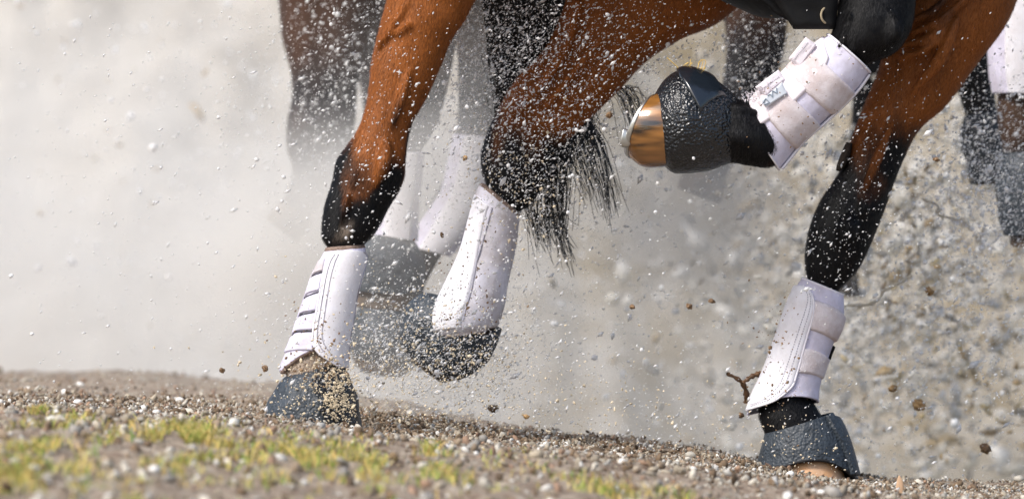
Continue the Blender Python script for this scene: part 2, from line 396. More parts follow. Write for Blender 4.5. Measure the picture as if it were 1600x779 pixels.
def horse_body(parent, parts, black, cols, voxel, m, light=None, streaks=()):
    """parts: closed tubes; fused into ONE continuous skin; black = capsules of dark points"""
    bm = bmesh.new()
    for V, F, cap in parts:
        vs = [bm.verts.new(v) for v in V]
        for f in F: bm.faces.new([vs[k] for k in f])
        for f in cap:
            try: bm.faces.new([vs[k] for k in f[:3]])
            except ValueError: pass
    bmesh.ops.holes_fill(bm, edges=[e for e in bm.edges if len(e.link_faces) == 1], sides=0)
    bmesh.ops.recalc_face_normals(bm, faces=bm.faces)
    me = bpy.data.meshes.new('body'); bm.to_mesh(me); bm.free()
    o = bpy.data.objects.new('body', me); C.objects.link(o)
    r = o.modifiers.new('r', 'REMESH'); r.mode = 'VOXEL'; r.voxel_size = voxel; r.use_smooth_shade = True
    s = o.modifiers.new('s', 'SMOOTH'); s.factor = .5; s.iterations = 4
    dg = bpy.context.evaluated_depsgraph_get(); dg.update()
    me2 = bpy.data.meshes.new_from_object(o.evaluated_get(dg)); me2.name = 'body'
    o.modifiers.clear(); o.data = me2; bpy.data.meshes.remove(me)
    n = len(me2.vertices); co = np.zeros(n*3, np.float32); me2.vertices.foreach_get('co', co); co = co.reshape(-1, 3)
    mask = np.zeros(n)
    for a, b, r0, r1, soft in black:
        a = np.array(a); b = np.array(b); ab = b-a; t = np.clip(((co-a)@ab)/max(ab@ab, 1e-9), 0, 1)
        d = np.linalg.norm(co-(a+t[:, None]*ab), axis=1); rr = r0*(1-t)+r1*t
        d = d+.034*fbm(co[:, 0]*30, co[:, 1]*30, co[:, 2]*12, 5)
        mask = np.maximum(mask, 1-sstep(rr-soft, rr+soft, d))
    c = np.array(cols[0])[None]*(1-mask[:, None])+np.array(cols[1])[None]*mask[:, None]
    if light is not None:
        lm = np.zeros(n)
        for a, b, r0, r1, soft in light:
            a = np.array(a); b = np.array(b); ab = b-a; t = np.clip(((co-a)@ab)/max(ab@ab, 1e-9), 0, 1)
            d = np.linalg.norm(co-(a+t[:, None]*ab), axis=1); rr = r0*(1-t)+r1*t
            lm = np.maximum(lm, 1-sstep(rr-soft, rr+soft, d+.01*fbm(co[:, 0]*60, co[:, 1]*60, co[:, 2]*30, 3)))
        c = c*(1-lm[:, None])+np.array((.40, .32, .25))[None]*lm[:, None]
    at = me2.color_attributes.new('col', 'FLOAT_COLOR', 'POINT'); c4 = np.ones((n, 4), np.float32); c4[:, :3] = c
    at.data.foreach_set('color', c4.ravel())
    me2.materials.clear(); me2.materials.append(m); me2.polygons.foreach_set('use_smooth', [True]*len(me2.polygons))
    if parent: o.parent = parent
    return o

def empty(name, loc):
    o = bpy.data.objects.new(name, None); C.objects.link(o); o.location = loc; o.empty_display_size = .1; return o
def keep(children, root):
    bpy.context.view_layer.update()
    mi = root.matrix_world.inverted()
    for c in children: c.matrix_parent_inverse = mi
def cap3(p, q, r0, r1, soft, Y): return (tuple(P(*p, Y)), tuple(P(*q, Y)), r0, r1, soft)
def closed_tube(pts, r, n=8):
    V, F = tube_raw(spline(pts, 24), r, n); return V, F, np.zeros((0, 4), int)

TR = [(-.66, 1.2, 1.42, .06), (-.6, 1.12, 1.48, .16), (-.45, 1.06, 1.56, .25), (-.15, 1.06, 1.60, .29), (.15, 1.03, 1.53, .30),
      (.5, .955, 1.53, .29), (.8, .99, 1.60, .26), (1.0, 1.05, 1.58, .20), (1.1, 1.15, 1.45, .12), (1.14, 1.22, 1.36, .05)]
NECK = [(.72, 1.18, 1.58, .16), (.9, 1.28, 1.72, .12), (1.08, 1.45, 1.86, .09), (1.2, 1.62, 1.97, .085), (1.3, 1.7, 1.98, .08), (1.42, 1.62, 1.9, .085),
        (1.52, 1.5, 1.78, .075), (1.62, 1.42, 1.62, .06), (1.70, 1.36, 1.52, .055), (1.74, 1.38, 1.47, .03)]

# ---- the bay horse in front
YN, YFH, YFF = 0.0, .34, .24
hock_n = Loft([(650, -330, 980, -330, .5, .05), (610, -200, 920, -230, .55, .03), (606, -100, 830, -110, .6), (605, -40, 775, -40, .62), (604, 0, 743, 0, .64), (596, 30, 728, 30, .66), (588, 62, 707, 60, .68), (580, 100, 690, 100, .7),
    (577, 130, 677, 130, .7), (573, 160, 663, 160, .7), (562, 196, 645, 190, .7), (546, 222, 637, 222, .68), (526, 250, 634, 250, .66), (521, 275, 632, 277, .66),
    (514, 300, 623, 300, .66), (507, 322, 609, 322, .68), (503, 350, 597, 346, .7), (503, 372, 583, 368, .75), (513, 390, 565, 388, .8),
    (502, 430, 556, 436, .85), (485, 490, 540, 500, .85), (462, 540, 530, 550, .85), (446, 566, 524, 575, .85), (448, 590, 530, 600, .9), (440, 620, 535, 630, .9)], YN)
hock_f = Loft([(1000, -260, 1330, -180, .5), (930, -140, 1230, -60, .55), (893, -30, 1130, 30, .6), (880, 15, 1062, 62, .62), (860, 62, 1010, 96, .64), (838, 92, 968, 140, .66), (808, 122, 935, 172, .68),
    (784, 160, 903, 202, .68), (765, 198, 876, 232, .68), (752, 238, 862, 258, .68), (753, 268, 848, 292, .7), (760, 290, 830, 318, .75), (756, 312, 803, 338, .8),
    (735, 360, 790, 385, .85), (705, 440, 772, 460, .85), (690, 490, 775, 500, .85), (676, 512, 770, 518, .8, .02), (660, 530, 745, 552, .75, .04), (650, 540, 725, 562, .7, .05)], YFH)
fold = Loft([(1180, -330, 1520, -340, .5, .06), (1230, -200, 1490, -220, .55, .03), (1285, -90, 1450, -100, .65), (1312, -20, 1434, -20, .75), (1310, 8, 1430, 8, .8), (1305, 32, 1426, 38, .85), (1300, 50, 1413, 66, .85), (1297, 58, 1392, 86, .85),
    (1300, 70, 1353, 101, .85), (1292, 80, 1336, 115, .85), (1255, 108, 1305, 155, .85), (1215, 148, 1262, 200, .85), (1182, 165, 1232, 238, .85), (1158, 158, 1207, 260, .85), (1140, 148, 1178, 259, .85),
    (1126, 146, 1148, 254, .85), (1105, 142, 1122, 255, .85), (1080, 140, 1085, 255, .85)], YN)
stand = Loft([(1400, -300, 1690, -280, .55), (1400, -160, 1650, -150, .6), (1395, -60, 1606, -60, .62), (1388, 0, 1588, 4, .66), (1382, 45, 1566, 48, .68), (1375, 102, 1528, 98, .7), (1352, 160, 1480, 163, .72), (1333, 210, 1437, 202, .76),
    (1319, 255, 1413, 246, .8), (1299, 288, 1396, 288, .84), (1281, 315, 1384, 322, .86), (1265, 355, 1370, 358, .86), (1258, 392, 1355, 394, .84), (1258, 418, 1338, 424, .82), (1262, 438, 1311, 452, .82),
    (1252, 460, 1306, 470, .84), (1228, 530, 1282, 545, .85), (1200, 600, 1266, 612, .85), (1186, 640, 1272, 630, .85), (1190, 664, 1282, 646, .86), (1203, 690, 1298, 680, .88), (1215, 715, 1305, 710, .88)], YFF)
hr = empty('bay_horse', (.1, .15, .05))
tag(hr, 'bay horse in front with black points, white tendon boots and one foreleg folded up', 'horse')
kids = []
ridges = [closed_tube([P(640, -10, -.047), P(628, 18, -.050), P(612, 40, -.048), P(600, 60, -.041), P(590, 72, -.03)], .0045),
          closed_tube([P(607, 47, -.048), P(622, 50, -.052), P(640, 36, -.058)], .003),
          closed_tube([P(905, 0, .24), P(885, 70, .25), P(850, 125, .26), (P(800, 180, .27))], .011),
          closed_tube([P(940, 60, .24), P(890, 120, .25), P(850, 170, .265)], .007),
          closed_tube([P(1330, 20, -.050), P(1318, 60, -.042), P(1308, 80, -.034)], .006),
          closed_tube([P(1345, 40, -.055), P(1330, 80, -.044)], .005)]
for pts_, rr_ in [([P(1392, 20, -.055), P(1398, 48, -.058), P(1388, 70, -.05)], .020), ([P(1350, 10, -.045), P(1352, 50, -.045), P(1345, 78, -.038)], .018), ([P(1204, 225, -.035), P(1160, 215, -.05), P(1128, 200, -.05)], .016),
                  ([P(1195, 180, -.035), P(1160, 172, -.045), P(1135, 165, -.045)], .010), ([P(1330, 330, .185), P(1325, 355, .18), P(1315, 385, .18)], .022), ([P(1352, 300, .19), P(1345, 340, .185)], .014), ([P(1395, 190, .175), P(1370, 250, .175), P(1350, 300, .185)], .010),
                  ([P(1500, 20, .12), P(1470, 90, .13), P(1420, 150, .15)], .014), ([P(605, 215, -.045), P(600, 255, -.05), P(585, 290, -.045)], .014), ([P(560, 240, -.03), P(555, 275, -.035), P(545, 310, -.035)], .012), ([P(545, 300, -.05), P(530, 350, -.045)], .008), ([P(640, 110, -.05), P(625, 160, -.047), P(612, 200, -.045)], .009)]:
    ridges.append(closed_tube(pts_, rr_*np.sin(np.linspace(.12, PI-.12, 24))))
for k, (x0, y0, x1, y1, x2, y2) in enumerate([(1425, 52, 1470, 30, 1530, -20), (1418, 34, 1455, 18, 1500, -22), (1412, 72, 1450, 58, 1492, 30), (1405, 90, 1440, 80, 1476, 55)]):
    ridges.append(closed_tube([P(x0, y0, .155), P(x1, y1, .132), P(x2, y2, .13)], .0075))
blk = [cap3((1320, 340), (1235, 700), .10, .13, .02, YFF), cap3((1395, 225), (1325, 330), .055, .095, .03, YFF), cap3((1425, 170), (1380, 260), .025, .07, .025, YFF), cap3((1392, 150), (1400, 190), .012, .03, .03, YFF),
       cap3((1400, -30), (1340, 90), .19, .13, .03, YN-.02), cap3((1340, 90), (1080, 200), .12, .16, .02, YN),
       cap3((565, 355), (480, 600), .068, .1, .025, YN-.03), cap3((546, 205), (505, 320), .022, .058, .018, YN-.03), cap3((505, 300), (510, 380), .05, .06, .02, YN-.04), cap3((622, 275), (580, 370), .032, .06, .02, YN-.03), cap3((592, 330), (560, 380), .03, .06, .03, YN-.06),
       cap3((640, 150), (640, 250), .018, .022, .02, YN), cap3((620, 165), (612, 200), .012, .018, .03, YN-.06), cap3((535, 260), (560, 290), .035, .03, .03, YN-.06),
       cap3((800, 270), (690, 560), .095, .1, .04, YFH), cap3((775, 190), (770, 250), .04, .07, .035, YFH), cap3((850, 240), (830, 290), .05, .07, .03, YFH), cap3((800, 230), (830, 260), .05, .07, .04, YFH-.08)]
lgt = [cap3((545, 352), (520, 392), .012, .022, .01, -.055), cap3((468, 560), (500, 590), .055, .065, .008, -.02)]
body = horse_body(hr, [hock_n.raw(150, 40), hock_f.raw(150, 40), fold.raw(150, 40), stand.raw(150, 40), trunk_raw(TR, .14), trunk_raw(NECK, .14, 40, 60)]+ridges,
                  blk, ((.285, .090, .018), (.0045, .0045, .0055)), .0045, M['coat'], lgt)
kids.append(body)
# short coat hair lying along the legs, on the skin of the legs only
me_ = body.data; nv_ = len(me_.vertices); co_ = np.zeros(nv_*3, np.float32); me_.vertices.foreach_get('co', co_); co_ = co_.reshape(-1, 3)
no_ = np.zeros(nv_*3, np.float32); me_.vertices.foreach_get('normal', no_); no_ = no_.reshape(-1, 3)
cc_ = np.zeros(nv_*4, np.float32); me_.color_attributes['col'].data.foreach_get('color', cc_); cc_ = cc_.reshape(-1, 4)[:, :3]
sel = np.where((co_[:, 2] < 1.02) & (no_[:, 1] < .55) & (co_[:, 0] > -.6) & (co_[:, 0] < 1.15))[0]
H = 190000; pk = RNG.choice(sel, H); p0 = co_[pk]+RNG.normal(0, .0022, (H, 3)); nn_ = no_[pk]; p0 -= nn_*np.sum((p0-co_[pk])*nn_, 1)[:, None]
dn = np.array([-.35, 0, -1.])[None]+RNG.normal(0, .22, (H, 3)); dn -= nn_*np.sum(dn*nn_, 1)[:, None]; dn /= np.linalg.norm(dn, axis=1)[:, None]+1e-6
ln_ = RNG.uniform(.005, .010, (H, 1)); sd_ = np.cross(nn_, dn)*.00036
e0 = p0-nn_*.0008; e1 = p0+dn*ln_*.55+nn_*ln_*.20; e2 = p0+dn*ln_+nn_*ln_*.26
HV = np.stack([e0-sd_, e0+sd_, e1+sd_*.8, e1-sd_*.8, e2+sd_*.2, e2-sd_*.2], 1).reshape(-1, 3); bb_ = np.arange(H)[:, None]*6
HC = np.repeat(cc_[pk]*RNG.uniform(.55, 1.5, (H, 1))+.002*RNG.random((H, 1)), 6, axis=0)
M['coat_hair'] = mat('coat_hair', (1, 1, 1), .5, .16, attr='col')
kids.append(tag(mesh_np('coat_hair', HV, np.concatenate([bb_+np.array([0, 1, 2, 3]), bb_+np.array([3, 2, 4, 5])]), M['coat_hair'], hr, HC), kind='stuff'))

def K(o, root=None):
    kids.append(o); return o

# hoof that opens at the sole: section list ends at the sole
def hoof(name, rows, Y, m, q=.9, shoe=True):
    lf = Loft(rows, Y, q); h = loft_obj(name, lf, m, hr, 24, 40)
    if shoe:
        th = np.linspace(0, 2*PI, 48, endpoint=False)
        shell('horseshoe', lf, M['steel'], h, .955, 1.0, -.004, .0062, nu=60, nv=3)
    return K(h), lf

# --- folded foreleg: hoof, bell boot, tendon boot
hf, hl = hoof('hoof', [(1120, 150, 1110, 250), (1075, 138, 1062, 258), (1045, 136, 1030, 262), (1036, 140, 1012, 262, None, 0, (-4, -2)), (1030, 145, 998, 258, None, 0, (-9, -5)), (1025, 149, 984, 246, None, 0, (-13, -7)), (1022, 151, 979, 241, None, 0, (-14, -8))], YN, M['hoof'], 1.0)
shoe = [c for c in bpy.data.objects if c.name == 'horseshoe'][0]
# toe clip
clip = [P(976, 232, -.005), P(973, 218, -.02), P(985, 205, -.035)]
cl = Loft([(968, 228, 974, 200), (975, 230, 982, 203), (983, 228, 988, 210), (989, 222, 991, 216)], -.048, .35)
loft_obj('toe_clip', cl, M['steel'], hf, 12, 16)
hf['label'] = 'polished amber hoof of the folded foreleg with its bright steel rim'
bell_f = Loft([(1146, 146, 1150, 250, .8), (1118, 124, 1128, 260, .85), (1085, 110, 1105, 267, .9), (1058, 110, 1075, 271, .95), (1036, 127, 1048, 268, .98), (1016, 160, 1024, 242, 1.25)], YN, .9, .003)
bb = K(shell('bell_boot', bell_f, M['rubber'], hr, .0, lambda th: .97-.0*np.sin(th), -.002, .005, nu=110, nv=70, wob=.002))
bb['label'] = 'pebbled black rubber bell boot on the folded foreleg'
fl, _ = patch('closure_flap', bell_f, [((1056, 112), (1060, 108)), ((1062, 122), (1088, 112)), ((1075, 143), (1112, 122)), ((1088, 165), (1128, 140)), ((1094, 176), (1136, 152))], M['patent'], bb, .004, .006, soft=.12)
fl['label'] = 'glossy folded closure flap'
rim = bell_f.pos(np.linspace(-.2, PI*.9, 30), .02, .002)
tube('top_rim', [tuple(x) for x in bell_f.pos(np.linspace(0, 2*PI, 60), .0, .001)], .0035, M['rubber'], bb)

bt_f = Loft([(1294, 54, 1359, 112), (1272, 72, 1341, 138), (1240, 98, 1314, 166), (1205, 130, 1284, 194), (1180, 150, 1256, 218), (1166, 172, 1236, 243), (1163, 190, 1217, 266)], YN, .8, .0062)
def ends_f0(th): return .0-.0*th
tb = K(shell('tendon_boot', bt_f, M['neoprene'], hr, .0, 1., .000, .006, nu=90, nv=60, wob=.0015))
tb['label'] = 'white tendon boot with wide straps on the folded foreleg'
# rims: black binding and white piping
for v, rr, mm, off, nm in ((.0, .0028, 'binding', .001, 'top_binding'), (.006, .0024, 'piping', .0075, 'top_piping'), (.994, .002, 'piping', .006, 'bottom_piping')):
    tube(nm, [tuple(x) for x in bt_f.pos(np.linspace(0, 2*PI, 72), v, off)], rr, M[mm], tb)
# strike guard along the tendon side, lower right edge
gd = shell('strike_guard', bt_f, M['shield'], tb, .03, .97, .007, .005, nu=24, nv=50, th0=R(-75), th1=R(14))
tube('guard_piping', [tuple(x) for x in bt_f.pos(R(15), np.linspace(.03, .97, 40), .011)], .0022, M['piping'], gd)
# overexposed inner panel on the far-left side
pn, _ = patch('fastening_panel', bt_f, [((1293, 60), (1297, 92)), ((1262, 82), (1283, 118)), ((1225, 112), (1250, 152)), ((1190, 140), (1215, 180)), ((1170, 158), (1188, 200))], M['strap_white'], tb, .006, .005, soft=.1, wob=.002)
# straps
def strap(name, loft, rows, m, parent, off=.009, thick=.004, wob=.0015, seed=1):
    o, fn = patch(name, loft, rows, m, parent, off, thick, 40, 24, .06, wob, seed); return o, fn
s1, f1_ = strap('strap', bt_f, [(('th', 175), (1330, 158)), (('th', 175), (1320, 167)), (('th', 175), (1308, 178)), (('th', 175), (1295, 190))], M['strap'], tb)
def strap_px(name, loft, A, B, m, parent, off, thick, seed, wobv=.0015):
    """A, B: edge polylines (pixels), top edge and bottom edge, left to right"""
    qa = [loft.inv(*p) for p in A]; qb = [loft.inv(*p) for p in B]
    ns, nt = 44, 18
    ea = spline([(a, b, 0) for a, b in qa], ns); eb = spline([(a, b, 0) for a, b in qb], ns)
    t = np.linspace(0, 1, nt)[:, None, None]; uv = ea[None]*(1-t)+eb[None]*t; TH = uv[..., 0]; VV = uv[..., 1]
    dt = np.minimum(np.linspace(0, 1, nt), 1-np.linspace(0, 1, nt))[:, None]*.04; ds = np.minimum(np.linspace(0, 1, ns), 1-np.linspace(0, 1, ns))[None]*.09
    prof = np.clip(np.minimum(dt, ds)/.003, 0, 1)**.5
    rel = wobv*fbm(TH*3+seed, VV*14, seed, 4)
    top = loft.pos(TH, VV, off+thick*prof+rel); bot = loft.pos(TH, VV, off-.004)
    V = np.concatenate([top.reshape(-1, 3), bot.reshape(-1, 3)]); N = nt*ns
    F = grid_faces(nt, ns, False)
    per = np.array([j for j in range(ns)]+[i*ns+ns-1 for i in range(1, nt)]+[(nt-1)*ns+j for j in range(ns-2, -1, -1)]+[i*ns for i in range(nt-2, 0, -1)]); pn_ = np.roll(per, -1)
    F = np.concatenate([F, F[:, ::-1]+N, np.stack([per, per+N, pn_+N, pn_], -1)])
    return fix_normals(mesh_np(name, V, F, m, parent))
bpy.data.objects.remove(s1)
s1 = strap_px('strap', bt_f, [(1262, 78), (1285, 95), (1312, 122), (1336, 143)], [(1228, 108), (1250, 135), (1276, 160), (1300, 180)], M['strap'], tb, .007, .005, 1)
s2 = strap_px('strap', bt_f, [(1214, 122), (1235, 148), (1258, 172), (1280, 196)], [(1178, 158), (1200, 185), (1222, 212), (1242, 232)], M['strap'], tb, .007, .005, 2)
# strap ends standing off behind the boot
def slab(name, quad, Y, th, m, parent, wob=.0015, seed=3):
    """padded webbing slab: 4 corners (pixels), thickness th along Y"""
    n = 18; q = [np.array(P(*p, Y)) for p in quad]
    s, t = np.meshgrid(np.linspace(0, 1, n), np.linspace(0, 1, n)); s = s[..., None]; t = t[..., None]
    base = q[0]*(1-s)*(1-t)+q[1]*s*(1-t)+q[2]*s*t+q[3]*(1-s)*t
    ed = np.minimum(np.minimum(s, 1-s), np.minimum(t, 1-t))[..., 0]; pr = np.clip(ed/.12, 0, 1)**.5
    wv = wob*fbm(s[..., 0]*5+seed, t[..., 0]*5, seed, 4)
    f = base.copy(); f[..., 1] -= th*.5*pr+wv; k = base.copy(); k[..., 1] += th*.5*pr-wv
    V = np.concatenate([f.reshape(-1, 3), k.reshape(-1, 3)]); F = grid_faces(n, n, False)
    return fix_normals(mesh_np(name, V, np.concatenate([F, F[:, ::-1]+n*n]), m, parent))
t1 = slab('strap_end', [(1232, 92), (1259, 58), (1276, 70), (1250, 108)], -.03, .016, M['strap_white'], s1)
t2 = slab('strap_end', [(1180, 136), (1216, 109), (1228, 124), (1196, 152)], -.035, .016, M['strap_white'], s2, seed=5)
for (a, b, par, yy) in (((1238, 96), (1263, 66), t1, -.039), ((1186, 142), (1218, 119), t2, -.044)):
    pts = [P(a[0]+(b[0]-a[0])*k/14, a[1]+(b[1]-a[1])*k/14, yy) for k in range(15)]
    V, F = join_raw([tube_raw([pts[k], pts[k]*.45+pts[k+1]*.55], .0009, 4) for k in range(14)]); mesh_np('stitching', V, F, M['thread'], par)
# emblem patch
em = slab('emblem_patch', [(1190, 157), (1222, 128), (1230, 146), (1196, 168)], -.058, .004, mat('emblem_grey', (.60, .65, .72), .4), s2, .0003)
em['label'] = 'small grey emblem patch on the lower strap'
inkm = mat('emblem_ink', (.28, .33, .40), .5)
segs = [((1199, 150), (1203, 147)), ((1203, 147), (1207, 152)), ((1207, 152), (1207, 142)), ((1207, 142), (1214, 146)), ((1214, 146), (1213, 137)), ((1191, 163), (1196, 154)), ((1196, 154), (1202, 160)), ((1202, 160), (1193, 164))]
V, F = join_raw([tube_raw([P(*a, -.0605), P(*b, -.0605)], .0011, 5) for a, b in segs]); mesh_np('emblem', V, F, inkm, em)
# frayed torn edge
fr = []
for k in range(60):
    a = random.random(); p = P(1166+a*50-random.random()*6, 150-a*22+random.random()*14, -.03-random.random()*.02)
    fr.append(tube_raw([p, p+Vector((random.uniform(-.008, .003), random.uniform(-.003, .003), random.uniform(-.001, .010)))], .0007, 4))
V, F = join_raw(fr); mesh_np('frayed_edge', V, F, M['strap_white'], tb)
# straw caught at the boot
st = []
for k in range(9):
    x0 = random.uniform(1058, 1100); p = P(x0, 109, random.uniform(-.02, .02)); a = random.uniform(-.9, 2.2)
    q = p+Vector((math.cos(a)*.02, random.uniform(-.01, .01), abs(math.sin(a))*.018)); r_ = q+Vector((random.uniform(-.012, .012), 0, random.uniform(-.012, .004)))
    st.append(tube_raw(spline([p, q, r_], 6), .0008, 4))
st.append(tube_raw([P(1042, 90, -.01), P(1060, 106, -.01)], .001, 4))
V, F = join_raw(st); sw = mesh_np('straw_wisp', V, F, M['straw']); tag(sw, 'yellow wisps of straw caught on the rim of the raised bell boot', 'straw')

# --- standing foreleg
hs, hsl = hoof('hoof', [(1222, 700, 1300, 700), (1216, 716, 1310, 714), (1208, 735, 1318, 735), (1198, 762, 1326, 765), (1196, 775, 1330, 778)], YFF, M['hoof_tan'], 1.12)
hs['label'] = 'pale tan hoof of the standing foreleg, planted in the gravel'
bell_s = Loft([(1196, 676, 1300, 644), (1190, 700, 1314, 668), (1185, 722, 1326, 700), (1183, 748, 1338, 745), (1184, 765, 1342, 768)], YFF, .9, .003)
bs = K(shell('bell_boot', bell_s, M['rubber_dull'], hr, 0, lambda th: .97-.43*np.clip(np.sin(th), 0, 1)**1.0, -.001, .006, nu=120, nv=60, wob=.003, relief=lambda T, v: -.006*np.exp(-((v-.9)/.1)**2)))
bs['label'] = 'pebbled black bell boot on the standing foreleg'
o, _ = patch('closure_flap', bell_s, [((1286, 650), (1304, 652)), ((1296, 670), (1316, 672)), ((1308, 692), (1325, 694)), ((1318, 715), (1333, 715)), ((1326, 742), (1338, 742))], M['rubber_dull'], bs, .006, .007, soft=.1)
tube('bottom_rim', [tuple(bell_s.pos(t, .97-.43*max(math.sin(t), 0)-.01, .002)) for t in np.linspace(0, 2*PI, 90)], .0036, M['binding'], bs)
bt_s = Loft([(1253, 434, 1318, 461), (1242, 450, 1319, 488), (1232, 474, 1315, 510), (1218, 515, 1302, 538), (1205, 552, 1292, 566), (1192, 585, 1285, 588), (1178, 614, 1281, 606), (1169, 640, 1280, 624), (1166, 652, 1280, 630)], YFF, .78, .0062)
bot_s = lambda th: .985-.10*np.clip(np.sin(th), 0, 1)+.0*np.cos(th)
ts = K(shell('tendon_boot', bt_s, M['neoprene'], hr, 0, bot_s, .0, .006, nu=90, nv=70, wob=.0012))
ts['label'] = 'clean white tendon boot on the standing foreleg'
shl, fn = patch('strike_pad', bt_s, [((1247, 448), (1258, 448)), ((1241, 453), (1269, 458)), ((1238, 462), (1273, 472)), (('th', 196), (1271, 495)), (('th', 200), (1262, 525)), (('th', 204), (1252, 562)), (('th', 206), (1245, 586)), (('th', 206), (1238, 602)), (('th', 206), (1222, 618)), (('th', 204), (1202, 629)), (('th', 190), (1172, 640))], M['shield'], ts, .006, .006, soft=.1)
stitch('stitching', fn, [(.92, .12), (.9, .3), (.88, .5), (.86, .7), (.82, .85), (.6, .93)], M['thread'], shl)
stitch('stitching', fn, [(.84, .10), (.82, .3), (.8, .5), (.78, .7), (.72, .84), (.5, .91)], M['thread'], shl)
tube('pad_piping', [tuple(fn(.99, t, -.002)) for t in np.linspace(.02, .99, 60)], .002, M['piping'], shl)
strap_px('strap', bt_s, [(1273, 468), (1292, 474), (1308, 482), (1317, 490)], [(1262, 515), (1278, 519), (1292, 526), (1304, 536)], M['strap'], ts, .006, .005, 4)
strap_px('strap', bt_s, [(1256, 542), (1268, 545), (1280, 550), (1291, 560)], [(1246, 582), (1258, 583), (1270, 586), (1283, 594)], M['strap'], ts, .006, .005, 6)
tube('top_piping', [tuple(x) for x in bt_s.pos(np.linspace(0, 2*PI, 72), .0, .005)], .0022, M['piping'], ts)
strap_px('strap_tab', bt_s, [(1297, 538), (1300, 539)], [(1291, 562), (1294, 563)], M['binding'], ts, .006, .006, 6)
# chestnut callus on the inside of the foreleg
ch = Loft([(1322, 222, 1332, 224), (1314, 240, 1328, 244), (1308, 256, 1320, 260), (1306, 266, 1312, 268)], YFF-.02, 1.6)
K(loft_obj('leg_chestnut', ch, M['chestnut'], hr, 16, 16))

# --- near hind leg
hn, _h = hoof('hoof', [(448, 590, 525, 590), (438, 620, 538, 615), (428, 650, 548, 645), (420, 675, 552, 672)], YN, M['hoof_dark'])
bell_n = Loft([(457, 582, 521, 568), (441, 592, 539, 577), (428, 612, 551, 602), (418, 630, 558, 624), (411, 662, 565, 662), (407, 690, 568, 692)], YN, .9, .003)
bn = K(shell('bell_boot', bell_n, M['rubber_dull'], hr, 0, 1, -.001, .005, nu=110, nv=50, wob=.005, relief=lambda T, v: .004*np.exp(-((T-1.35)/.12)**2)))
bn['label'] = 'dusty blue black bell boot on the near hind leg, half buried in soil'
pst, _ = patch('closure_flap', bell_n, [((494, 576), (520, 574)), ((488, 592), (536, 586)), ((492, 615), (550, 610)), ((500, 640), (556, 640)), ((508, 668), (560, 668))], M['rubber'], bn, .003, .004, wob=.004)
bt_n = Loft([(507, 392, 571, 386), (500, 405, 571, 402), (487, 435, 565, 432), (475, 470, 557, 462), (465, 500, 551, 498), (456, 528, 545, 530), (444, 555, 542, 560), (437, 572, 542, 578), (436, 584, 541, 588)], YN, .8, .0062)
bot_n = lambda th: .975-.21*np.clip(np.sin(th+.35), 0, 1)**1.2
tn = K(shell('tendon_boot', bt_n, M['neoprene'], hr, 0, bot_n, .0, .006, nu=90, nv=70, wob=.001))
tn['label'] = 'mud edged white tendon boot with strap slits on the near hind leg'
tube('fleece_collar', [tuple(x) for x in bt_n.pos(np.linspace(0, 2*PI, 60), .0, -.001)], .0075, M['fleece'], tn)
tube('fleece_hem', [tuple(bt_n.pos(t, bot_n(t), .0)) for t in np.linspace(0, 2*PI, 80)], .0055, M['fleece'], tn)
pz, fn = patch('strike_pad', bt_n, [((532, 391), (552, 391)), ((519, 400), (566, 399)), ((512, 415), (569, 415)), ((506, 440), ('th', 8)), ((500, 466), ('th', 6)), ((495, 495), ('th', 5)), ((491, 520), ('th', 4)), ((490, 538), ('th', 4)), ((502, 556), ('th', 4, .02)), ((528, 574), ('th', 3, 0))], M['shield'], tn, .006, .006, soft=.1)
stitch('stitching', fn, [(.10, .1), (.09, .3), (.09, .5), (.10, .7), (.16, .85)], M['thread'], pz, False, .0012)
stitch('stitching', fn, [(.19, .1), (.18, .3), (.18, .5), (.19, .7), (.28, .85)], M['thread'], pz, False, .0010)
stitch('stitching', fn, [(.90, .08), (.88, .3), (.88, .5), (.88, .7), (.88, .9)], M['thread'], pz, False, .0012)
tube('pad_piping', [tuple(fn(.01, t, -.002)) for t in np.linspace(.02, .97, 60)], .0022, M['piping'], pz)
sl_ = [((489, 412), (500, 403), (512, 400)), ((480, 444), (490, 432), (508, 424)), ((474, 473), (484, 462), (502, 455)), ((466, 500), (476, 491), (497, 486)), ((458, 523), (470, 518), (492, 517)), ((448, 552), (466, 549), (490, 550))]
for i in range(5):
    A = sl_[i]; B = sl_[i+1]
    up = lambda P3, d: [(p[0]+d*.3, p[1]+d) for p in P3]
    strap_px('strap', bt_n, up(A, 1.5), up(B, -1.5), M['shield_dirty' if i in (0,) else 'neoprene'], tn, .005, .005, 10+i, .0012)
    pts = [tuple(bt_n.pos(*bt_n.inv(*p), .0075)) for p in spline([(a, b, 0) for a, b in B], 10)[:, :2]] if i < 4 else []
    if pts: tube('slit', pts, .0011, M['binding'], tn)

# --- far hind leg
hfm = hoof('hoof', [(655, 505, 745, 555), (642, 525, 730, 580), (636, 545, 712, 592), (644, 562, 700, 596), (655, 574, 688, 597)], YFH+.05, M['hoof_dark'])[0]
bell_h = Loft([(690, 462, 782, 512), (664, 458, 772, 545), (642, 472, 756, 568), (628, 495, 736, 584), (624, 522, 714, 592), (632, 548, 694, 592)], YFH+.045, .78, .003)
bh = K(shell('bell_boot', bell_h, M['rubber_dull'], hr, 0, 1, -.001, .006, nu=90, nv=50, wob=.006))
bh['label'] = 'gritty dark bell boot flung back behind the far hind leg'
bt_h = Loft([(750, 288, 812, 340), (744, 302, 810, 352), (733, 345, 807, 378), (720, 392, 801, 410), (702, 432, 793, 442), (686, 465, 788, 475), (674, 492, 783, 496), (672, 512, 776, 510), (680, 526, 766, 512)], YFH, .78, .0062)
th_ = K(shell('tendon_boot', bt_h, M['shield_dirty'], hr, 0, 1, .0, .007, nu=90, nv=70, wob=.0015))
th_['label'] = 'spattered white tendon boot on the far hind leg'
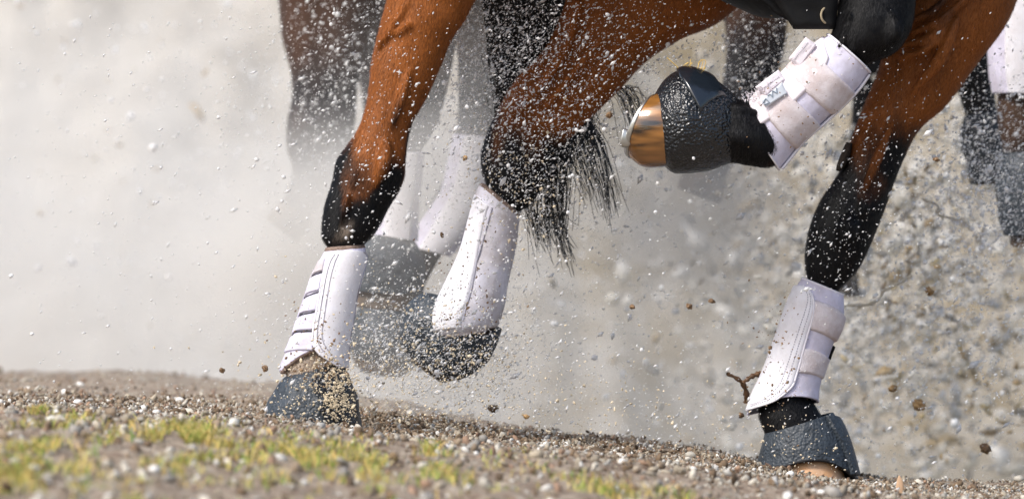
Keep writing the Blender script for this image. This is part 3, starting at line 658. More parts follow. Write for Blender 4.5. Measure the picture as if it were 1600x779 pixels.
tube('fleece_collar', [tuple(x) for x in bt_h.pos(np.linspace(0, 2*PI, 60), .0, .0)], .007, M['fleece'], th_)
tube('fleece_hem', [tuple(x) for x in bt_h.pos(np.linspace(0, 2*PI, 60), 1, .0)], .005, M['strap_white'], th_)
tube('seam', [tuple(bt_h.pos(*bt_h.inv(*p), .0078)) for p in ((770, 325), (757, 370), (746, 410), (738, 450), (728, 485), (724, 500))], .0015, M['thread'], th_)
gp, fn = patch('strike_pad', bt_h, [((746, 306), (766, 322)), (('th', 190), (758, 350)), (('th', 195), (750, 390)), (('th', 198), (742, 430)), (('th', 198), (732, 470)), (('th', 194), (724, 500)), ((686, 519), (720, 512))], M['shield'], th_, .005, .005, soft=.1)

# --- tail hair behind the far hind leg
hs_ = []
for k in range(1500):
    u = random.random(); lng = random.random()**1.4
    x0 = 752+u*130+random.gauss(0, 4); yb = random.uniform(.38, .56)
    xm = 775+u*95+random.gauss(0, 6); xe = 785+u*118+lng*22+random.gauss(0, 10); ye = 150+lng*190*(1-.55*u)+random.gauss(0, 16)
    p = [P(x0-30, -190, yb), P(x0, -40, yb), P(xm, 90, yb), P(xe-10*(1-u), ye-50, yb+random.gauss(0, .01)), P(xe+random.gauss(0, 12), ye, yb+random.gauss(0, .02))]
    rr = np.linspace(.0022, .0005, 9)*random.uniform(.6, 1.3); hs_.append(tube_raw(spline(p, 9), rr, 3))
for k in range(230):
    c = random.choice([(868, 330, 892, 402), (850, 300, 845, 375), (930, 230, 955, 325), (905, 240, 930, 310), (880, 250, 870, 360), (975, 140, 1000, 200), (830, 310, 850, 380)])
    yb = random.uniform(.40, .55); g_ = random.gauss(0, 10)
    p = [P(840+g_, 0, yb), P(860+g_, 140, yb), P((c[0]+870)/2+g_, (c[1]+140)/2, yb), P(c[0]+g_+random.gauss(0, 3), c[1], yb), P(c[2]+g_*.8+random.gauss(0, 7), c[3]+random.gauss(0, 16), yb)]
    hs_.append(tube_raw(spline(p, 12), np.linspace(.0022, .0006, 12), 3))
V, F = join_raw(hs_); K(mesh_np('tail', V, F, M['hair'], hr))
# --- girth with ring
gsec = [(x, zb-.018-.03*math.exp(-((x-.52)/.10)**2), zt+.01, hw+.012) for x, zb, zt, hw in [(.40, .975, 1.53, .292), (.44, .965, 1.53, .292), (.5, .955, 1.53, .29), (.56, .957, 1.535, .287), (.62, .965, 1.54, .283), (.66, .975, 1.545, .28)]]
V, F, _c = trunk_raw(gsec, .14, 96, 24)
gi = mesh_np('girth', V, F, M['tack'], hr); so_ = gi.modifiers.new('thickness', 'SOLIDIFY'); so_.thickness = .012; K(gi)
rg = tube('ring', [P(1296+13*math.cos(t), 24+14*math.sin(t), -.02+.012*math.cos(t)) for t in np.linspace(0, 2*PI, 30)], .0022, M['cord'], gi)
sp = slab('keeper_strap', [(1196, -20), (1312, -30), (1306, 46), (1240, 46)], -.02, .016, M['tack'], gi, .003)
slab('keeper_strap', [(1150, -30), (1250, -30), (1252, 44), (1212, 22)], .0, .014, M['tack'], gi, .003, 8)
keep(kids, hr)

# ---- horses behind
def far_horse(label, Y, dx, specs, cols, soft_scale=1.0):
    """specs: list of dict(rows, boot, bell, hoof)"""
    kids2 = []
    r = empty('horse', (dx, Y, .0)); r.name = 'dark_horse'
    tag(r, label, 'horse', 'horses running behind the bay horse')
    parts = []; black = []
    for s in specs:
        lf = Loft(s['rows'], s['Y'], .75); parts.append(lf.raw(90, 28))
    sx = [(x+dx, zb+.04, zt, hw) for x, zb, zt, hw in TR]; nx = [(x+dx, zb, zt, hw) for x, zb, zt, hw in NECK]
    parts += [trunk_raw(sx, Y), trunk_raw(nx, Y, 40, 60)]
    for s in specs:
        for c in s.get('black', []): black.append(cap3(*c, s['Y']))
    bd = horse_body(r, parts, black, cols, .009, M['coat']); kids2.append(bd)
    for s in specs:
        if s.get('boot'):
            bl = Loft(s['boot'], s['Y'], .8); t = shell('tendon_boot', bl, M[s.get('bm', 'neoprene')], r, 0, 1, 0, .007, nu=60, nv=40, wob=.002); kids2.append(t)
            o, fn = patch('strike_pad', bl, [(tuple(np.array(q[:2])*.75+np.array(q[2:4])*.25), tuple(np.array(q[:2])*.15+np.array(q[2:4])*.85)) for q in s['boot']], M['shield'], t, .006, .006)
        if s.get('bell'):
            bl = Loft(s['bell'], s['Y'], .9); kids2.append(shell('bell_boot', bl, M['rubber_dull'], r, 0, 1, 0, .006, nu=60, nv=30, wob=.006))
        if s.get('hoof'):
            kids2.append(loft_obj('hoof', Loft(s['hoof'], s['Y'], .9), M['hoof_dark'], r, 16, 28))
    keep(kids2, r); return r

Y2 = 1.35
specs2 = [
  dict(Y=Y2-.15, rows=[(640, -200, 860, -200), (644, -60, 770, -60), (640, 40, 722, 40), (632, 120, 704, 120), (620, 180, 688, 185), (612, 215, 670, 220), (606, 240, 655, 245), (600, 300, 645, 300), (590, 360, 640, 360), (580, 400, 640, 400)],
       black=[((660, 150), (600, 420), .07, .07, .03)],
       boot=[(604, 238, 658, 238), (600, 270, 655, 275), (594, 310, 650, 320), (586, 350, 648, 362), (582, 366, 648, 376)], bm='neoprene',
       bell=[(575, 368, 640, 372), (562, 390, 654, 395), (556, 420, 660, 425), (552, 455, 658, 460)],
       hoof=[(565, 420, 650, 420), (556, 460, 652, 465), (550, 478, 650, 488)]),
  dict(Y=Y2+.18, rows=[(690, -200, 900, -200), (700, -60, 850, -60), (710, 40, 810, 40), (715, 110, 790, 110), (715, 160, 778, 165), (712, 200, 765, 205), (700, 260, 750, 265), (660, 340, 712, 360), (610, 420, 668, 440), (570, 500, 640, 510)],
       black=[((750, 130), (600, 520), .07, .07, .03)],
       boot=[(712, 210, 770, 215), (702, 260, 760, 270), (690, 300, 745, 325), (660, 350, 722, 372), (640, 385, 700, 400)],
       bell=[(575, 468, 640, 490), (556, 495, 655, 505), (546, 525, 662, 530), (545, 548, 656, 560), (556, 562, 640, 576)],
       hoof=[(560, 520, 650, 520), (550, 548, 650, 558), (554, 568, 640, 580), (570, 582, 620, 590)]),
  dict(Y=Y2-.18, rows=[(1560, -300, 1800, -300), (1580, -180, 1760, -180), (1570, -80, 1700, -80), (1562, -20, 1650, -20), (1556, 40, 1628, 40), (1560, 100, 1626, 100), (1558, 150, 1630, 150), (1558, 190, 1636, 190), (1566, 230, 1650, 230), (1572, 280, 1650, 280)],
       black=[((1610, -100), (1600, 100), .09, .07, .02), ((1610, 260), (1610, 320), .05, .08, .02)],
       boot=[(1558, -30, 1660, -30), (1550, 20, 1652, 20), (1547, 60, 1648, 60), (1549, 110, 1646, 110), (1555, 146, 1644, 150)],
       bell=[(1568, 240, 1650, 232), (1560, 280, 1668, 275), (1562, 330, 1672, 330), (1572, 368, 1678, 372)],
       hoof=[(1580, 330, 1668, 330), (1578, 376, 1674, 380), (1580, 385, 1676, 390)]),
  dict(Y=Y2+.15, rows=[(1420, -300, 1660, -300), (1440, -160, 1600, -160), (1452, -60, 1560, -60), (1466, 20, 1550, 20), (1478, 90, 1552, 90), (1498, 150, 1556, 150), (1512, 200, 1562, 200), (1520, 250, 1566, 245), (1528, 290, 1568, 285)],
       black=[((1500, 60), (1545, 300), .12, .1, .02)],
       bell=[(1510, 180, 1566, 172), (1504, 215, 1572, 205), (1512, 250, 1578, 245), (1520, 288, 1580, 280)],
       hoof=[(1520, 240, 1570, 240), (1524, 290, 1576, 286)]),
]
h2 = far_horse('dark brown horse directly behind the bay, white boots seen between the bay hind legs', Y2, .12, specs2, ((.055, .030, .018), (.010, .011, .013)))
Y3 = 2.3
specs3 = [
  dict(Y=Y3-.15, rows=[(400, -220, 700, -220), (425, -60, 640, -60), (434, 0, 610, 0), (440, 60, 585, 60), (453, 110, 566, 110), (456, 150, 558, 150), (448, 190, 556, 190), (447, 230, 546, 235), (456, 262, 535, 270), (452, 290, 512, 310), (438, 318, 484, 345)],
       black=[((510, 150), (470, 560), .10, .08, .05)], hoof=[(440, 312, 492, 345), (420, 335, 470, 372), (416, 342, 464, 378)]),
  dict(Y=Y3+.15, rows=[(520, -220, 760, -220), (530, -60, 700, -60), (545, 40, 672, 40), (560, 120, 660, 120), (570, 190, 655, 190), (580, 250, 640, 250), (580, 290, 632, 300)],
       black=[((610, 100), (600, 520), .10, .08, .05)], hoof=[(578, 290, 632, 300), (566, 320, 624, 335)]),
  dict(Y=Y3-.15, rows=[(1090, -260, 1320, -260), (1110, -140, 1270, -140), (1124, -50, 1240, -50), (1130, 20, 1232, 20), (1134, 80, 1226, 80), (1125, 140, 1205, 145), (1100, 190, 1172, 205), (1082, 225, 1150, 250), (1072, 262, 1130, 285)],
       black=[((1180, 100), (1090, 330), .10, .10, .05)], hoof=[(1072, 255, 1134, 280), (1060, 285, 1128, 312), (1058, 292, 1122, 318)]),
  dict(Y=Y3+.15, rows=[(1230, -260, 1440, -260), (1250, -140, 1400, -140), (1290, -40, 1390, -40), (1320, 40, 1400, 40), (1330, 110, 1395, 110), (1330, 170, 1385, 170), (1325, 230, 1375, 230), (1310, 330, 1350, 330), (1290, 430, 1340, 430)],
       black=[((1350, 50), (1310, 430), .12, .08, .05)], hoof=[(1290, 420, 1340, 425), (1280, 460, 1345, 465)]),
]
h3 = far_horse('farthest horse, a dark blurred leg fading into the white spray at left', Y3, .05, specs3, ((.07, .035, .022), (.02, .02, .023)))

# ------------------------------------------------------------ gravel, pebbles, grass
ico = bmesh.new(); bmesh.ops.create_icosphere(ico, subdivisions=1, radius=1); IV = np.array([tuple(v.co) for v in ico.verts]); IF = np.array([[v.index for v in f.verts] for f in ico.faces]); ico.free()
def rot_rand(n):
    q = RNG.normal(size=(n, 4)); q /= np.linalg.norm(q, axis=1)[:, None]; a, b, c, d = q.T
    return np.stack([1-2*(c*c+d*d), 2*(b*c-a*d), 2*(b*d+a*c), 2*(b*c+a*d), 1-2*(b*b+d*d), 2*(c*d-a*b), 2*(b*d-a*c), 2*(c*d+a*b), 1-2*(b*b+c*c)], -1).reshape(n, 3, 3)
def scatter(name, pos, scale, m, cols=None, jit=.25, parent=None, rot=None, tv=IV, tf=IF, smooth=False):
    n = len(pos); T = np.broadcast_to(tv, (n,)+tv.shape)*(1+jit*RNG.normal(size=(n, len(tv), 1)))*scale[:, None, :]
    Rm = rot_rand(n) if rot is None else rot
    V = np.einsum('nij,nkj->nki', Rm, T)+pos[:, None, :]
    F = tf[None]+(np.arange(n)*len(tv))[:, None, None]
    c = np.repeat(cols, len(tv), axis=0) if cols is not None else None
    return mesh_np(name, V.reshape(-1, 3), F.reshape(-1, tf.shape[1]), m, parent, c, smooth)
n = 60000
px = RNG.uniform(-2.0, 2.0, n); py = np.where(RNG.random(n) < .62, RNG.normal(-.1, .45, n), RNG.uniform(-3.4, 2.8, n))
ok = (py < np.interp(px, XC, YC)+.5) & (np.abs(px) < 1.25+.1*py+.15); px, py = px[ok], py[ok]; n = len(px)
r = .0019*np.exp(RNG.normal(0, .48, n))*np.where(RNG.random(n) < .03, 2.1, 1); r *= np.where(py < -.8, RNG.choice([1.0, 1.8, 3.0], n, p=[.5, .38, .12]), 1)
r = np.minimum(r, .0105); pz = ground_z(px, py)+r*.3+np.abs(RNG.normal(0, .003, n))
pal = np.array([(.32, .245, .17), (.21, .145, .09), (.44, .38, .29), (.58, .54, .46), (.74, .72, .67), (.34, .32, .29), (.38, .25, .17), (.12, .085, .055)])
ci = RNG.choice(len(pal), n, p=[.20, .14, .20, .15, .09, .09, .08, .05]); cols = pal[ci]*RNG.uniform(.7, 1.15, (n, 1))
sc3 = np.stack([r*RNG.uniform(.8, 2.0, n), r*RNG.uniform(.8, 1.4, n), r*RNG.uniform(.4, .9, n)], -1)
gv = scatter('gravel', np.stack([px, py, pz], -1), sc3, M['stone'], cols, .13, smooth=True); tag(gv, kind='stuff')
gv['label'] = 'brown and grey gravel and bark grit strewn over the ground'; gv['category'] = 'gravel'

def blob(name, loc, s, m, seed, sub=3, amp=.25, fr=1.6):
    bm = bmesh.new(); bmesh.ops.create_icosphere(bm, subdivisions=sub, radius=1)
    for v in bm.verts:
        k = 1+amp*noise.fractal(v.co*fr+Vector((seed*3.1, seed, 0)), 1, 2, 4); v.co = Vector((v.co.x*s[0], v.co.y*s[1], v.co.z*s[2]))*k
    me = bpy.data.meshes.new(name); bm.to_mesh(me); bm.free(); me.materials.append(m); me.polygons.foreach_set('use_smooth', [True]*len(me.polygons))
    o = bpy.data.objects.new(name, me); C.objects.link(o); o.location = loc; o.rotation_euler = (0, random.uniform(-.5, .5), random.uniform(0, 6)); return o
def on_ground(pxx, pyy):
    best = None
    for Yk in np.arange(-3.2, 3, .02):
        p = P(pxx, pyy, Yk); gz = float(ground_z(p.x, Yk)); d = abs(p.z-gz)
        if best is None or d < best[0]: best = (d, p.x, Yk, gz)
        if p.z < gz: break
    return Vector(best[1:])
pebs = [(101, 615, 7, 'smallest far'), (121, 630, 7, ''), (88, 646, 6, ''), (126, 603, 6, ''), (281, 628, 7, ''), (244, 647, 7, ''), (137, 655, 4, ''), (698, 700, 6, ''), (744, 710, 5, ''), (592, 690, 5, ''), (243, 670, 9, ''), (1234, 744, 8, ''), (1244, 753, 5, ''), (1283, 771, 7, ''), (1372, 772, 6, ''), (553, 692, 5, ''), (242, 740, 11, ''), (52, 735, 10, '')]
plab = ['white oval pebble on the pale gravel at left, second highest of its cluster', 'white oval pebble in the middle of the left gravel cluster', 'half buried white pebble just above the left yellow grass', 'highest and farthest white pebble of the left gravel cluster',
        'white pebble left of the near hind hoof, upper one of a pair', 'white pebble left of the near hind hoof, lower one of a pair', 'tiny pale pebble above the left grass tufts', 'white pebble beside the small green sprout below the airborne hoof', 'small pale pebble right of the sprout below the airborne hoof',
        'pale pebble between the sprout and the planted hind hoof', 'large blurred white stone behind the big yellow grass tuft', 'white pebble against the front of the tan fore hoof', 'smaller white pebble just below the one touching the fore hoof', 'blurred white pebble at the bottom edge under the fore hoof', 'pale pebble at the bottom edge right of the fore hoof',
        'small pale pebble right below the planted hind bell boot', 'blurred white stone low in the foreground grass near the left', 'large blurred white stone at the lower left edge of the photo']
for (a, b_, s_, _t), lb in zip(pebs, plab):
    p = on_ground(a, b_); k = (CAM_D+p.y)/8000
    o = blob('pebble', p+Vector((0, 0, s_*k*.5)), (s_*k*1.1, s_*k*.8, s_*k*.7), M['pebble'], a*.13, 2, .12, 1); tag(o, lb, 'pebble', 'white pebbles on the gravel')
# churned soil heaps round the hooves
def clump(n, cxp, cyp, Y, sx, sy, sz, rmin, rmax):
    pos = np.stack([RNG.normal(0, sx, n), RNG.normal(0, sy, n), np.abs(RNG.normal(0, sz, n))], -1)+np.array(P(cxp, cyp, Y)); return pos, RNG.uniform(rmin, rmax, n)
ps = []; rs = []
for a in [(900, 470, 668, -.10, .09, .03, .010, .002, .0065), (500, 540, 672, -.06, .05, .03, .010, .002, .006), (1500, 760, 672, .30, .14, .14, .012, .0015, .0055), (500, 640, 655, .45, .06, .10, .012, .0015, .005), (1500, 1060, 705, .15, .16, .10, .008, .0015, .0045), (350, 1210, 760, .02, .05, .05, .010, .002, .006), (300, 1330, 762, .15, .05, .04, .008, .0015, .005), (400, 200, 640, .4, .14, .3, .006, .002, .005)]:
    p, q = clump(*a); ps.append(p); rs.append(q)
ps = np.concatenate(ps); rs = np.concatenate(rs); gz = ground_z(ps[:, 0], ps[:, 1]); ps[:, 2] = np.maximum(gz+np.abs(RNG.normal(0, .006, len(ps))), gz)
nn = len(ps); cols = pal[RNG.choice(len(pal), nn, p=[.25, .27, .12, .06, .03, .04, .09, .14])]*RNG.uniform(.7, 1.1, (nn, 1))
so2 = scatter('churned_soil', ps, np.stack([rs*1.5, rs, rs*.6], -1), M['stone'], cols); tag(so2, 'heaps of churned brown soil and bark around the hooves', 'soil', kind='stuff')

# grass
tuf = [(290, 692, 40, 12, 900), (250, 680, 22, 8, 350), (62, 640, 8, 6, 90), (50, 680, 40, 12, 600), (95, 668, 20, 10, 260), (30, 745, 45, 14, 650), (110, 760, 35, 10, 300), (440, 705, 40, 10, 550), (520, 715, 50, 8, 600), (600, 718, 40, 8, 400), (674, 692, 8, 5, 110), (690, 715, 30, 8, 420), (350, 690, 30, 8, 380), (235, 772, 30, 8, 420), (780, 735, 50, 8, 260),
       (900, 760, 60, 8, 260), (215, 700, 12, 12, 200), (10, 705, 16, 8, 150), (560, 745, 70, 14, 260), (400, 760, 80, 10, 220), (960, 770, 30, 6, 100), (1060, 775, 40, 5, 60), (165, 690, 20, 8, 150)]
bl = []; bc = []
for cx_, cy_, sx, sy, nb in tuf:
    c0 = on_ground(cx_, cy_+6); k = (CAM_D+c0.y)/8000
    small = nb < 120
    for _ in range(int(nb*1.7)):
        x = c0.x+random.gauss(0, sx*k*.8); y = c0.y+random.gauss(0, .05 if small else .24)
        if not small and float(vnoise(x*26, y*12, 2.2)) < .07: continue
        hgt = random.uniform(.005, .018); wd = random.uniform(.0007, .0017); a = random.uniform(0, PI); ln = random.gauss(0, .9); lm_ = random.gauss(0, .9)
        z = float(gbase(x, y))+.004; d = np.array((math.cos(a)*wd, math.sin(a)*wd, 0)); b0 = np.array((x, y, z-.006)); m1 = np.array((x+ln*hgt*.4, y+lm_*hgt*.4, z+hgt*.6)); t_ = np.array((x+ln*hgt, y+lm_*hgt, z+hgt))
        bl += [b0-d, b0+d, m1+d*.8, m1-d*.8, t_+d*.1, t_-d*.1]
        g1 = (random.uniform(.44, .54), random.uniform(.41, .47), .14) if random.random() < .6 else (random.uniform(.12, .2), random.uniform(.22, .28), .03)
        if random.random() < .28: g1 = (.58, .42, .13)
        bc += [g1]*6
nB = len(bl)//6; base = np.arange(nB)[:, None]*6
F = np.concatenate([base+np.array([0, 1, 2, 3]), base+np.array([3, 2, 4, 5])])
gr = mesh_np('grass', np.array(bl), F, M['grass'], None, np.array(bc)); tag(gr, 'short yellow green grass tufts in the foreground', 'grass', kind='stuff')
gb = M['grass'].node_tree.nodes['Principled BSDF']

# ------------------------------------------------------------ spray
OV = np.array([(1, 0, 0), (-1, 0, 0), (0, 1, 0), (0, -1, 0), (0, 0, 1), (0, 0, -1)], float)
OF = np.array([(0, 2, 4), (2, 1, 4), (1, 3, 4), (3, 0, 4), (2, 0, 5), (1, 2, 5), (3, 1, 5), (0, 3, 5)])
def streak_rot(n, ang, sd_):
    a = RNG.normal(ang, sd_, n); c, s = np.cos(a), np.sin(a); z = np.zeros(n); o = np.ones(n)
    return np.stack([c, z, -s, z, o, z, s, z, c], -1).reshape(n, 3, 3)
def cloud(specs, rfun, elong=1.6, ang=R(40), sd_=.45):
    P_, R_ = [], []
    for cx_, cy_, sx, sy, y0, y1, n_ in specs:
        X_ = RNG.normal(cx_, sx, n_); Y2_ = RNG.normal(cy_, sy, n_); D_ = RNG.uniform(y0, y1, n_); k = (CAM_D+D_)/8000
        p = np.stack([(X_-800)*k, D_, CAM_Z-(Y2_-389.5)*k], -1)
        keep_ = p[:, 2] > ground_z(p[:, 0], p[:, 1])+.01; keep_ &= (p[:, 2] < 1.4); P_.append(p[keep_]); R_.append(rfun(keep_.sum()))
    return np.concatenate(P_), np.concatenate(R_)
dr = lambda m_, s_: (lambda n_: m_*np.exp(RNG.normal(0, s_, n_)))
spec_a = [(c[0], c[1], c[2], c[3], c[4], c[5], int(c[6]*2.1)) for c in [(820, 60, 80, 110, .0, .6, 4200), (830, 270, 60, 70, .05, .6, 1500), (960, 80, 90, 90, .0, .5, 1700), (700, 200, 160, 160, .0, .9, 1500), (620, 260, 110, 150, -.25, -.07, 520), (560, 150, 90, 130, .3, 1.6, 1300), (500, 150, 60, 130, .5, 2.4, 900),
          (640, 540, 90, 50, -.1, .5, 1900), (720, 560, 80, 60, .1, .5, 1500), (500, 620, 40, 35, -.2, -.08, 60), (900, 520, 200, 110, -.1, .8, 900), (1180, 90, 60, 70, .2, 1.2, 1100), (1100, 250, 120, 110, .2, 1.0, 1100),
          (1350, 180, 90, 120, -.1, .2, 420), (1320, 340, 60, 70, -.05, .15, 260), (1480, 350, 110, 160, .35, 1.1, 2600), (1560, 280, 50, 80, .3, 1.1, 1700), (1450, 560, 120, 100, .2, .9, 1500), (250, 300, 220, 220, -.3, 2.0, 1300), (1200, 420, 500, 260, .0, 1.1, 1500), (470, 480, 60, 120, -.2, .2, 250), (1000, 660, 220, 40, -.1, .5, 500), (600, 120, 60, 120, -.25, -.1, 160), (790, 120, 60, 110, .1, .5, 1500), (1480, 400, 140, 200, .3, 1.6, 1500)]]
pa, ra = cloud(spec_a, dr(.00082, .58))
d1 = scatter('water_spray', pa, np.stack([ra*RNG.uniform(1.1, 2.4, len(ra)), ra*.85, ra*.8], -1), M['drop'], None, .06, rot=streak_rot(len(ra), R(40), .5), tv=OV, tf=OF, smooth=True)
tag(d1, 'fine white water droplets thrown up all round the running legs', 'water spray', kind='stuff')
pb, rb = cloud([(830, 150, 130, 170, .0, .7, 330), (1530, 260, 60, 130, .3, .9, 380), (1350, 350, 200, 160, .2, .9, 260), (500, 150, 80, 120, .6, 2.2, 200), (700, 420, 200, 200, -.4, .5, 130), (1200, 120, 100, 100, .1, 1, 160), (300, 250, 220, 200, -.4, .5, 60)], dr(.0024, .35))
d2 = scatter('large_droplets', pb, np.stack([rb*1.15, rb, rb], -1), M['drop'], None, .08, rot=streak_rot(len(rb), R(40), .7), smooth=True)
tag(d2, 'larger round water droplets scattered through the spray', 'water droplets', kind='stuff')
pc, rc = cloud([(528, 620, 16, 34, -.16, -.085, 620), (505, 585, 22, 14, -.14, -.08, 120), (455, 635, 28, 24, -.14, -.09, 90), (650, 620, 140, 40, -.2, .4, 700), (700, 540, 60, 40, .1, .35, 600), (560, 560, 80, 70, -.15, .3, 500), (1240, 700, 50, 40, -.0, .1, 120), (900, 640, 160, 50, -.1, .5, 420), (800, 280, 50, 60, .1, .25, 350)], dr(.0014, .4))
d3 = scatter('sand_grit', pc, np.stack([rc*1.3, rc, rc*.8], -1), M['grit'], None, .2, rot=streak_rot(len(rc), R(35), .9), tv=IV, tf=IF)
tag(d3, 'pale beige sand grit flying around the planted hind boot', 'sand grit', kind='stuff')
pe, re_ = cloud([(250, 250, 260, 260, 2.6, 6.0, 420), (700, 350, 260, 260, 2.2, 6.0, 420), (1350, 350, 220, 260, 1.4, 5.0, 700)], dr(.0045, .4))
d4 = scatter('far_droplets', pe, np.stack([re_*1.2, re_, re_], -1), M['drop'], None, .08, rot=streak_rot(len(re_), R(40), .7), smooth=True)
tag(d4, 'soft blurred pale droplets drifting far behind the legs', 'water droplets', kind='stuff')
po, ro = cloud([(1440, 470, 90, 110, 1.4, 3.2, 110), (1540, 620, 50, 50, 1.4, 3.0, 40), (1300, 600, 60, 40, 1.4, 3, 30), (250, 280, 220, 180, 4.0, 6, 60), (1430, 330, 40, 50, 1.2, 2.4, 30)], dr(.0052, .45))
d5 = scatter('ochre_lumps', po, np.stack([ro*1.7, ro*.7, ro*.7], -1), M['stone_wet'], np.array([(.50, .34, .14), (.60, .48, .24), (.40, .28, .14)])[RNG.integers(0, 3, len(ro))], .3, rot=streak_rot(len(ro), R(40), 1.2), smooth=True)
tag(d5, 'blurred ochre lumps of muddy water in the splash', 'splash', kind='stuff')
pm, rm = cloud([(1215, 560, 26, 60, -.02, .12, 150), (500, 520, 26, 40, -.16, -.08, 130), (730, 460, 34, 50, .12, .25, 180), (1245, 170, 45, 45, -.16, -.08, 70), (490, 575, 30, 12, -.14, -.08, 160)], dr(.0011, .5))
d6 = scatter('mud_specks', pm, np.stack([rm*1.3, rm, rm*.8], -1), M['clod'], None, .2, rot=streak_rot(len(rm), R(35), .9)); tag(d6, 'tiny brown mud specks flying in front of the white boots', 'mud specks', kind='stuff')
# muddy water threads and lumps behind the standing leg
th3 = []; KEEP = 0
def thread(p0, p1, Y, r0, seg=12, wig=14):
    pts = []
    for i in range(seg+1):
        t = i/seg; pts.append(P(p0[0]+(p1[0]-p0[0])*t+wig*noise.noise(Vector((t*3, p0[0]*.1, 0)))*math.sin(PI*t)*2, p0[1]+(p1[1]-p0[1])*t+wig*noise.noise(Vector((t*3, 5+p0[1]*.1, 0)))*math.sin(PI*t)*2, Y+.03*noise.noise(Vector((t*2, 9, p0[0]))))) 
    rr = [r0*(.5+abs(noise.noise(Vector((k*.9, p0[0], p0[1])))*1.6)) for k in range(len(pts)*3)]
    q = spline(pts, len(pts)*3); th3.append(tube_raw(q, rr, 6))
for a in [(q_[0], q_[1], q_[2]+.2, q_[3]*1.4) for q_ in [((1290, 500), (1425, 430), .55, .003), ((1425, 430), (1560, 280), .6, .0025), ((1440, 310), (1520, 360), .5, .003), ((1120, 340), (1240, 400), .55, .0025), ((1240, 400), (1280, 330), .5, .003), ((1370, 540), (1400, 470), .5, .002), ((1400, 470), (1430, 430), .52, .0025), ((1340, 500), (1290, 520), .45, .002),
          ((1380, 540), (1375, 620), .5, .002), ((1480, 480), (1470, 560), .6, .002), ((1470, 560), (1440, 640), .6, .0025), ((1440, 640), (1340, 630), .55, .0025), ((1500, 640), (1440, 640), .55, .002), ((1300, 560), (1360, 500), .6, .0015), ((1560, 430), (1500, 520), .5, .002), ((1500, 520), (1580, 600), .55, .0018), ((1100, 330), (1060, 300), .5, .002), ((1180, 300), (1120, 340), .55, .0018), ((1525, 340), (1600, 300), .6, .002), ((1410, 330), (1440, 380), .55, .003)]]:
    KEEP += 1
    if KEEP in (1, 3): thread(*a)
V, F = join_raw(th3); tw = mesh_np('muddy_water_threads', V, F, M['foam']); tag(tw, 'cream coloured threads of splashing muddy water behind the standing foreleg', 'splash', kind='stuff')
nl = 4200; lx = RNG.normal(1400, 160, nl); ly = RNG.normal(430, 170, nl); ld = 1.2+4.6*RNG.random(nl); k = (CAM_D+ld)/8000
lp = np.stack([(lx-800)*k, ld, CAM_Z-(ly-389.5)*k], -1); ok = lp[:, 2] > ground_z(lp[:, 0], lp[:, 1])+.02; lp = lp[ok]; lr = .0016*np.exp(RNG.normal(0, .55, len(lp)))*(1+.9*np.maximum(lp[:, 1]-.8, 0))
lc = np.array([(.70, .68, .63), (.52, .47, .40), (.46, .35, .2), (.32, .28, .23), (.85, .84, .82)])[RNG.choice(5, len(lp), p=[.36, .20, .08, .03, .33])]
ls = scatter('splash_lumps', lp, np.stack([lr*1.6, lr*.8, lr*.8], -1), M['stone_wet'], lc, .35, rot=streak_rot(len(lp), R(40), 1.0), smooth=True); tag(ls, 'small lumps of muddy water hanging in the splash at right', 'splash', kind='stuff')
# clods in the air
cl_ = [(347, 578, 6, .0, 'clod', 'dark brown clod in the air left of the near hind boot'), (414, 575, 6, -.05, 'clod', 'thin dark clod flying just left of the planted hind hoof'), (1077, 478, 6, .1, 'clod', 'larger brown clod in the air, nearest of a pair left of the standing foreleg'), (1112, 470, 5, .12, 'clod', 'brown clod just right of its twin left of the standing foreleg'),
       (988, 479, 5, .1, 'clod', 'brown clod floating midway between hind and fore legs'), (952, 180, 7, .0, 'clod', 'reddish brown clod under the bay belly left of the raised hoof'), (1463, 249, 5, .0, 'clod', 'small red brown clod right of the standing forearm'), (822, 650, 5, .1, 'ochre', 'mud speck above the ground right of the airborne hoof'),
       (770, 638, 9, .5, 'clod', 'blurred mud clod low between the hind hoof and foreleg'), (1452, 455, 9, .55, 'ochre', 'ochre mud lump above the water threads right of the standing boot'), (1395, 607, 8, .5, 'ochre', 'ochre mud lump just right of the lower strap of the standing boot'), (1436, 632, 12, .5, 'ochre', 'widest ochre mud lump right of the standing bell boot'), (1170, 772-60, 0, 0, '', ''),
       (1158, 648, 6, .3, 'clod', 'brown clod left of the standing bell boot top'), (1215, 520, 5, .6, 'clod', 'brown clod peeking behind the standing tendon boot'), (727, 247, 5, .0, 'ochre', 'ochre speck in the air left of the far hind hock'), (1114, 475-100, 0, 0, '', ''), (1540, 700, 10, .5, 'clod', 'dark clod low in the splash at the right edge of the ground')]
for a, b_, s_, Yk, m_, lb in cl_:
    if not s_: continue
    k = (CAM_D+Yk)/8000; o = blob('mud_clod', P(a, b_, Yk), (s_*k*1.0, s_*k*.65, s_*k*.65), M[m_], a*.07, 3, .6, 2.0); tag(o, lb, 'mud clod', 'mud clods flying in the air')
tp = [[(1136, 583), (1150, 590), (1160, 598), (1166, 612), (1166, 628)], [(1160, 598), (1174, 588), (1188, 583)]]
V, F = join_raw([tube_raw(spline([P(x, y, .28+.01*i) for i, (x, y) in enumerate(t)], 16), np.linspace(.0035, .006, 16)*np.array([1+.3*math.sin(i*1.7) for i in range(16)]), 8) for t in tp])
tg = mesh_np('twig', V, F, M['twig']); tag(tg, 'wet brown forked twig flying beside the standing tendon boot', 'twig')
lf = Loft([(1404, 742, 1406, 742), (1401, 752, 1411, 752), (1400, 764, 1412, 764), (1403, 776, 1410, 776)], -.3, .25); dl = loft_obj('dry_leaf', lf, mat('dry_leaf', (.55, .36, .22), .7), None, 16, 12)
tag(dl, 'pale dry leaf standing upright at the lower right edge of the gravel', 'leaf')
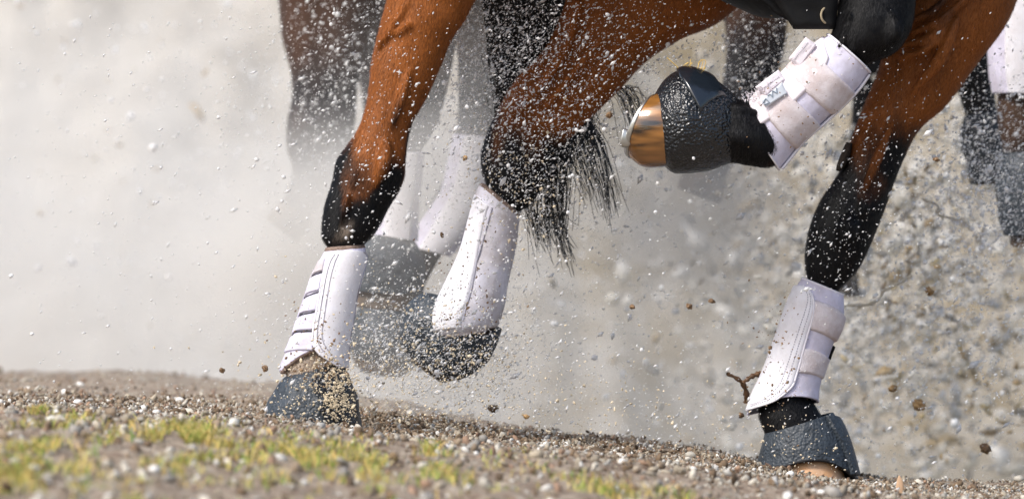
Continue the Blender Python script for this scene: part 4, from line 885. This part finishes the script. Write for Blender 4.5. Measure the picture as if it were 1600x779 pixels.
# mist of fine spray: even density, closed lumps
def mist(name, c, s, dens, label, seed, col=(.93, .94, .96)):
    """drift of spray mist: a closed ellipsoid whose density thins out towards its rim and is a little cloudy"""
    m = bpy.data.materials.new(name); m.use_nodes = True; nt = m.node_tree; nt.nodes.clear(); N = nt.nodes.new; L = nt.links.new
    out = N('ShaderNodeOutputMaterial'); pv = N('ShaderNodeVolumePrincipled')
    pv.inputs['Color'].default_value = (*col, 1); pv.inputs['Anisotropy'].default_value = .0
    tc = N('ShaderNodeTexCoord'); dv = N('ShaderNodeVectorMath'); dv.operation = 'DIVIDE'; dv.inputs[1].default_value = s; L(tc.outputs['Object'], dv.inputs[0])
    ln = N('ShaderNodeVectorMath'); ln.operation = 'LENGTH'; L(dv.outputs[0], ln.inputs[0])
    mr = N('ShaderNodeMapRange'); mr.interpolation_type = 'SMOOTHSTEP'; mr.inputs[1].default_value = 1.0; mr.inputs[2].default_value = .15; L(ln.outputs['Value'], mr.inputs[0])
    nz = N('ShaderNodeTexNoise'); nz.inputs['Scale'].default_value = 3.5; nz.inputs['Detail'].default_value = 2; L(tc.outputs['Object'], nz.inputs['Vector'])
    m2 = N('ShaderNodeMapRange'); m2.inputs[1].default_value = .35; m2.inputs[2].default_value = .65; m2.inputs[3].default_value = .35*dens; m2.inputs[4].default_value = 1.65*dens; L(nz.outputs[0], m2.inputs[0])
    mu = N('ShaderNodeMath'); mu.operation = 'MULTIPLY'; L(mr.outputs[0], mu.inputs[0]); L(m2.outputs[0], mu.inputs[1]); L(mu.outputs[0], pv.inputs['Density']); L(pv.outputs[0], out.inputs['Volume'])
    o = blob(name, c, s, m, seed, 3, 0, 1.1); o.rotation_euler = (0, 0, 0); tag(o, label, 'mist', 'drifts of spray mist', 'stuff'); return o
WARM = (.96, .95, .92)
mist('spray_mist', (-1.5, 3.9, .3), (2.5, 2.3, 1.3), .55, 'broad white spray mist drifting behind the horses at left', 1.0, WARM)
mist('spray_mist', (-.3, 1.0, .05), (.9, .6, .42), .4, 'low bright mist round the hooves of the dark horse', 2.0, WARM)
mist('spray_mist', (-.13, .88, .66), (.5, .42, .5), .6, 'thin mist between the bay hind legs and the dark horse', 5.0, WARM)
mist('spray_mist', (.5, 1.45, .12), (.5, .5, .42), .8, 'mist low behind the raised hoof', 6.0, (.92, .91, .88))
mist('spray_mist', P(480, 370, 1.75), (.42, .40, .34), 5.0, 'small puff of mist round the farthest horse hind hoof', 7.0, WARM)
mist('spray_mist', P(665, 270, .85), (.24, .3, .20), 2.6, 'dense puff of mist over the pale boots of the dark horse', 8.0, WARM)
mist('spray_mist', P(1100, 330, 1.8), (.3, .35, .3), 3.0, 'puff of mist round the folded far foreleg', 9.0, (.88, .86, .82))
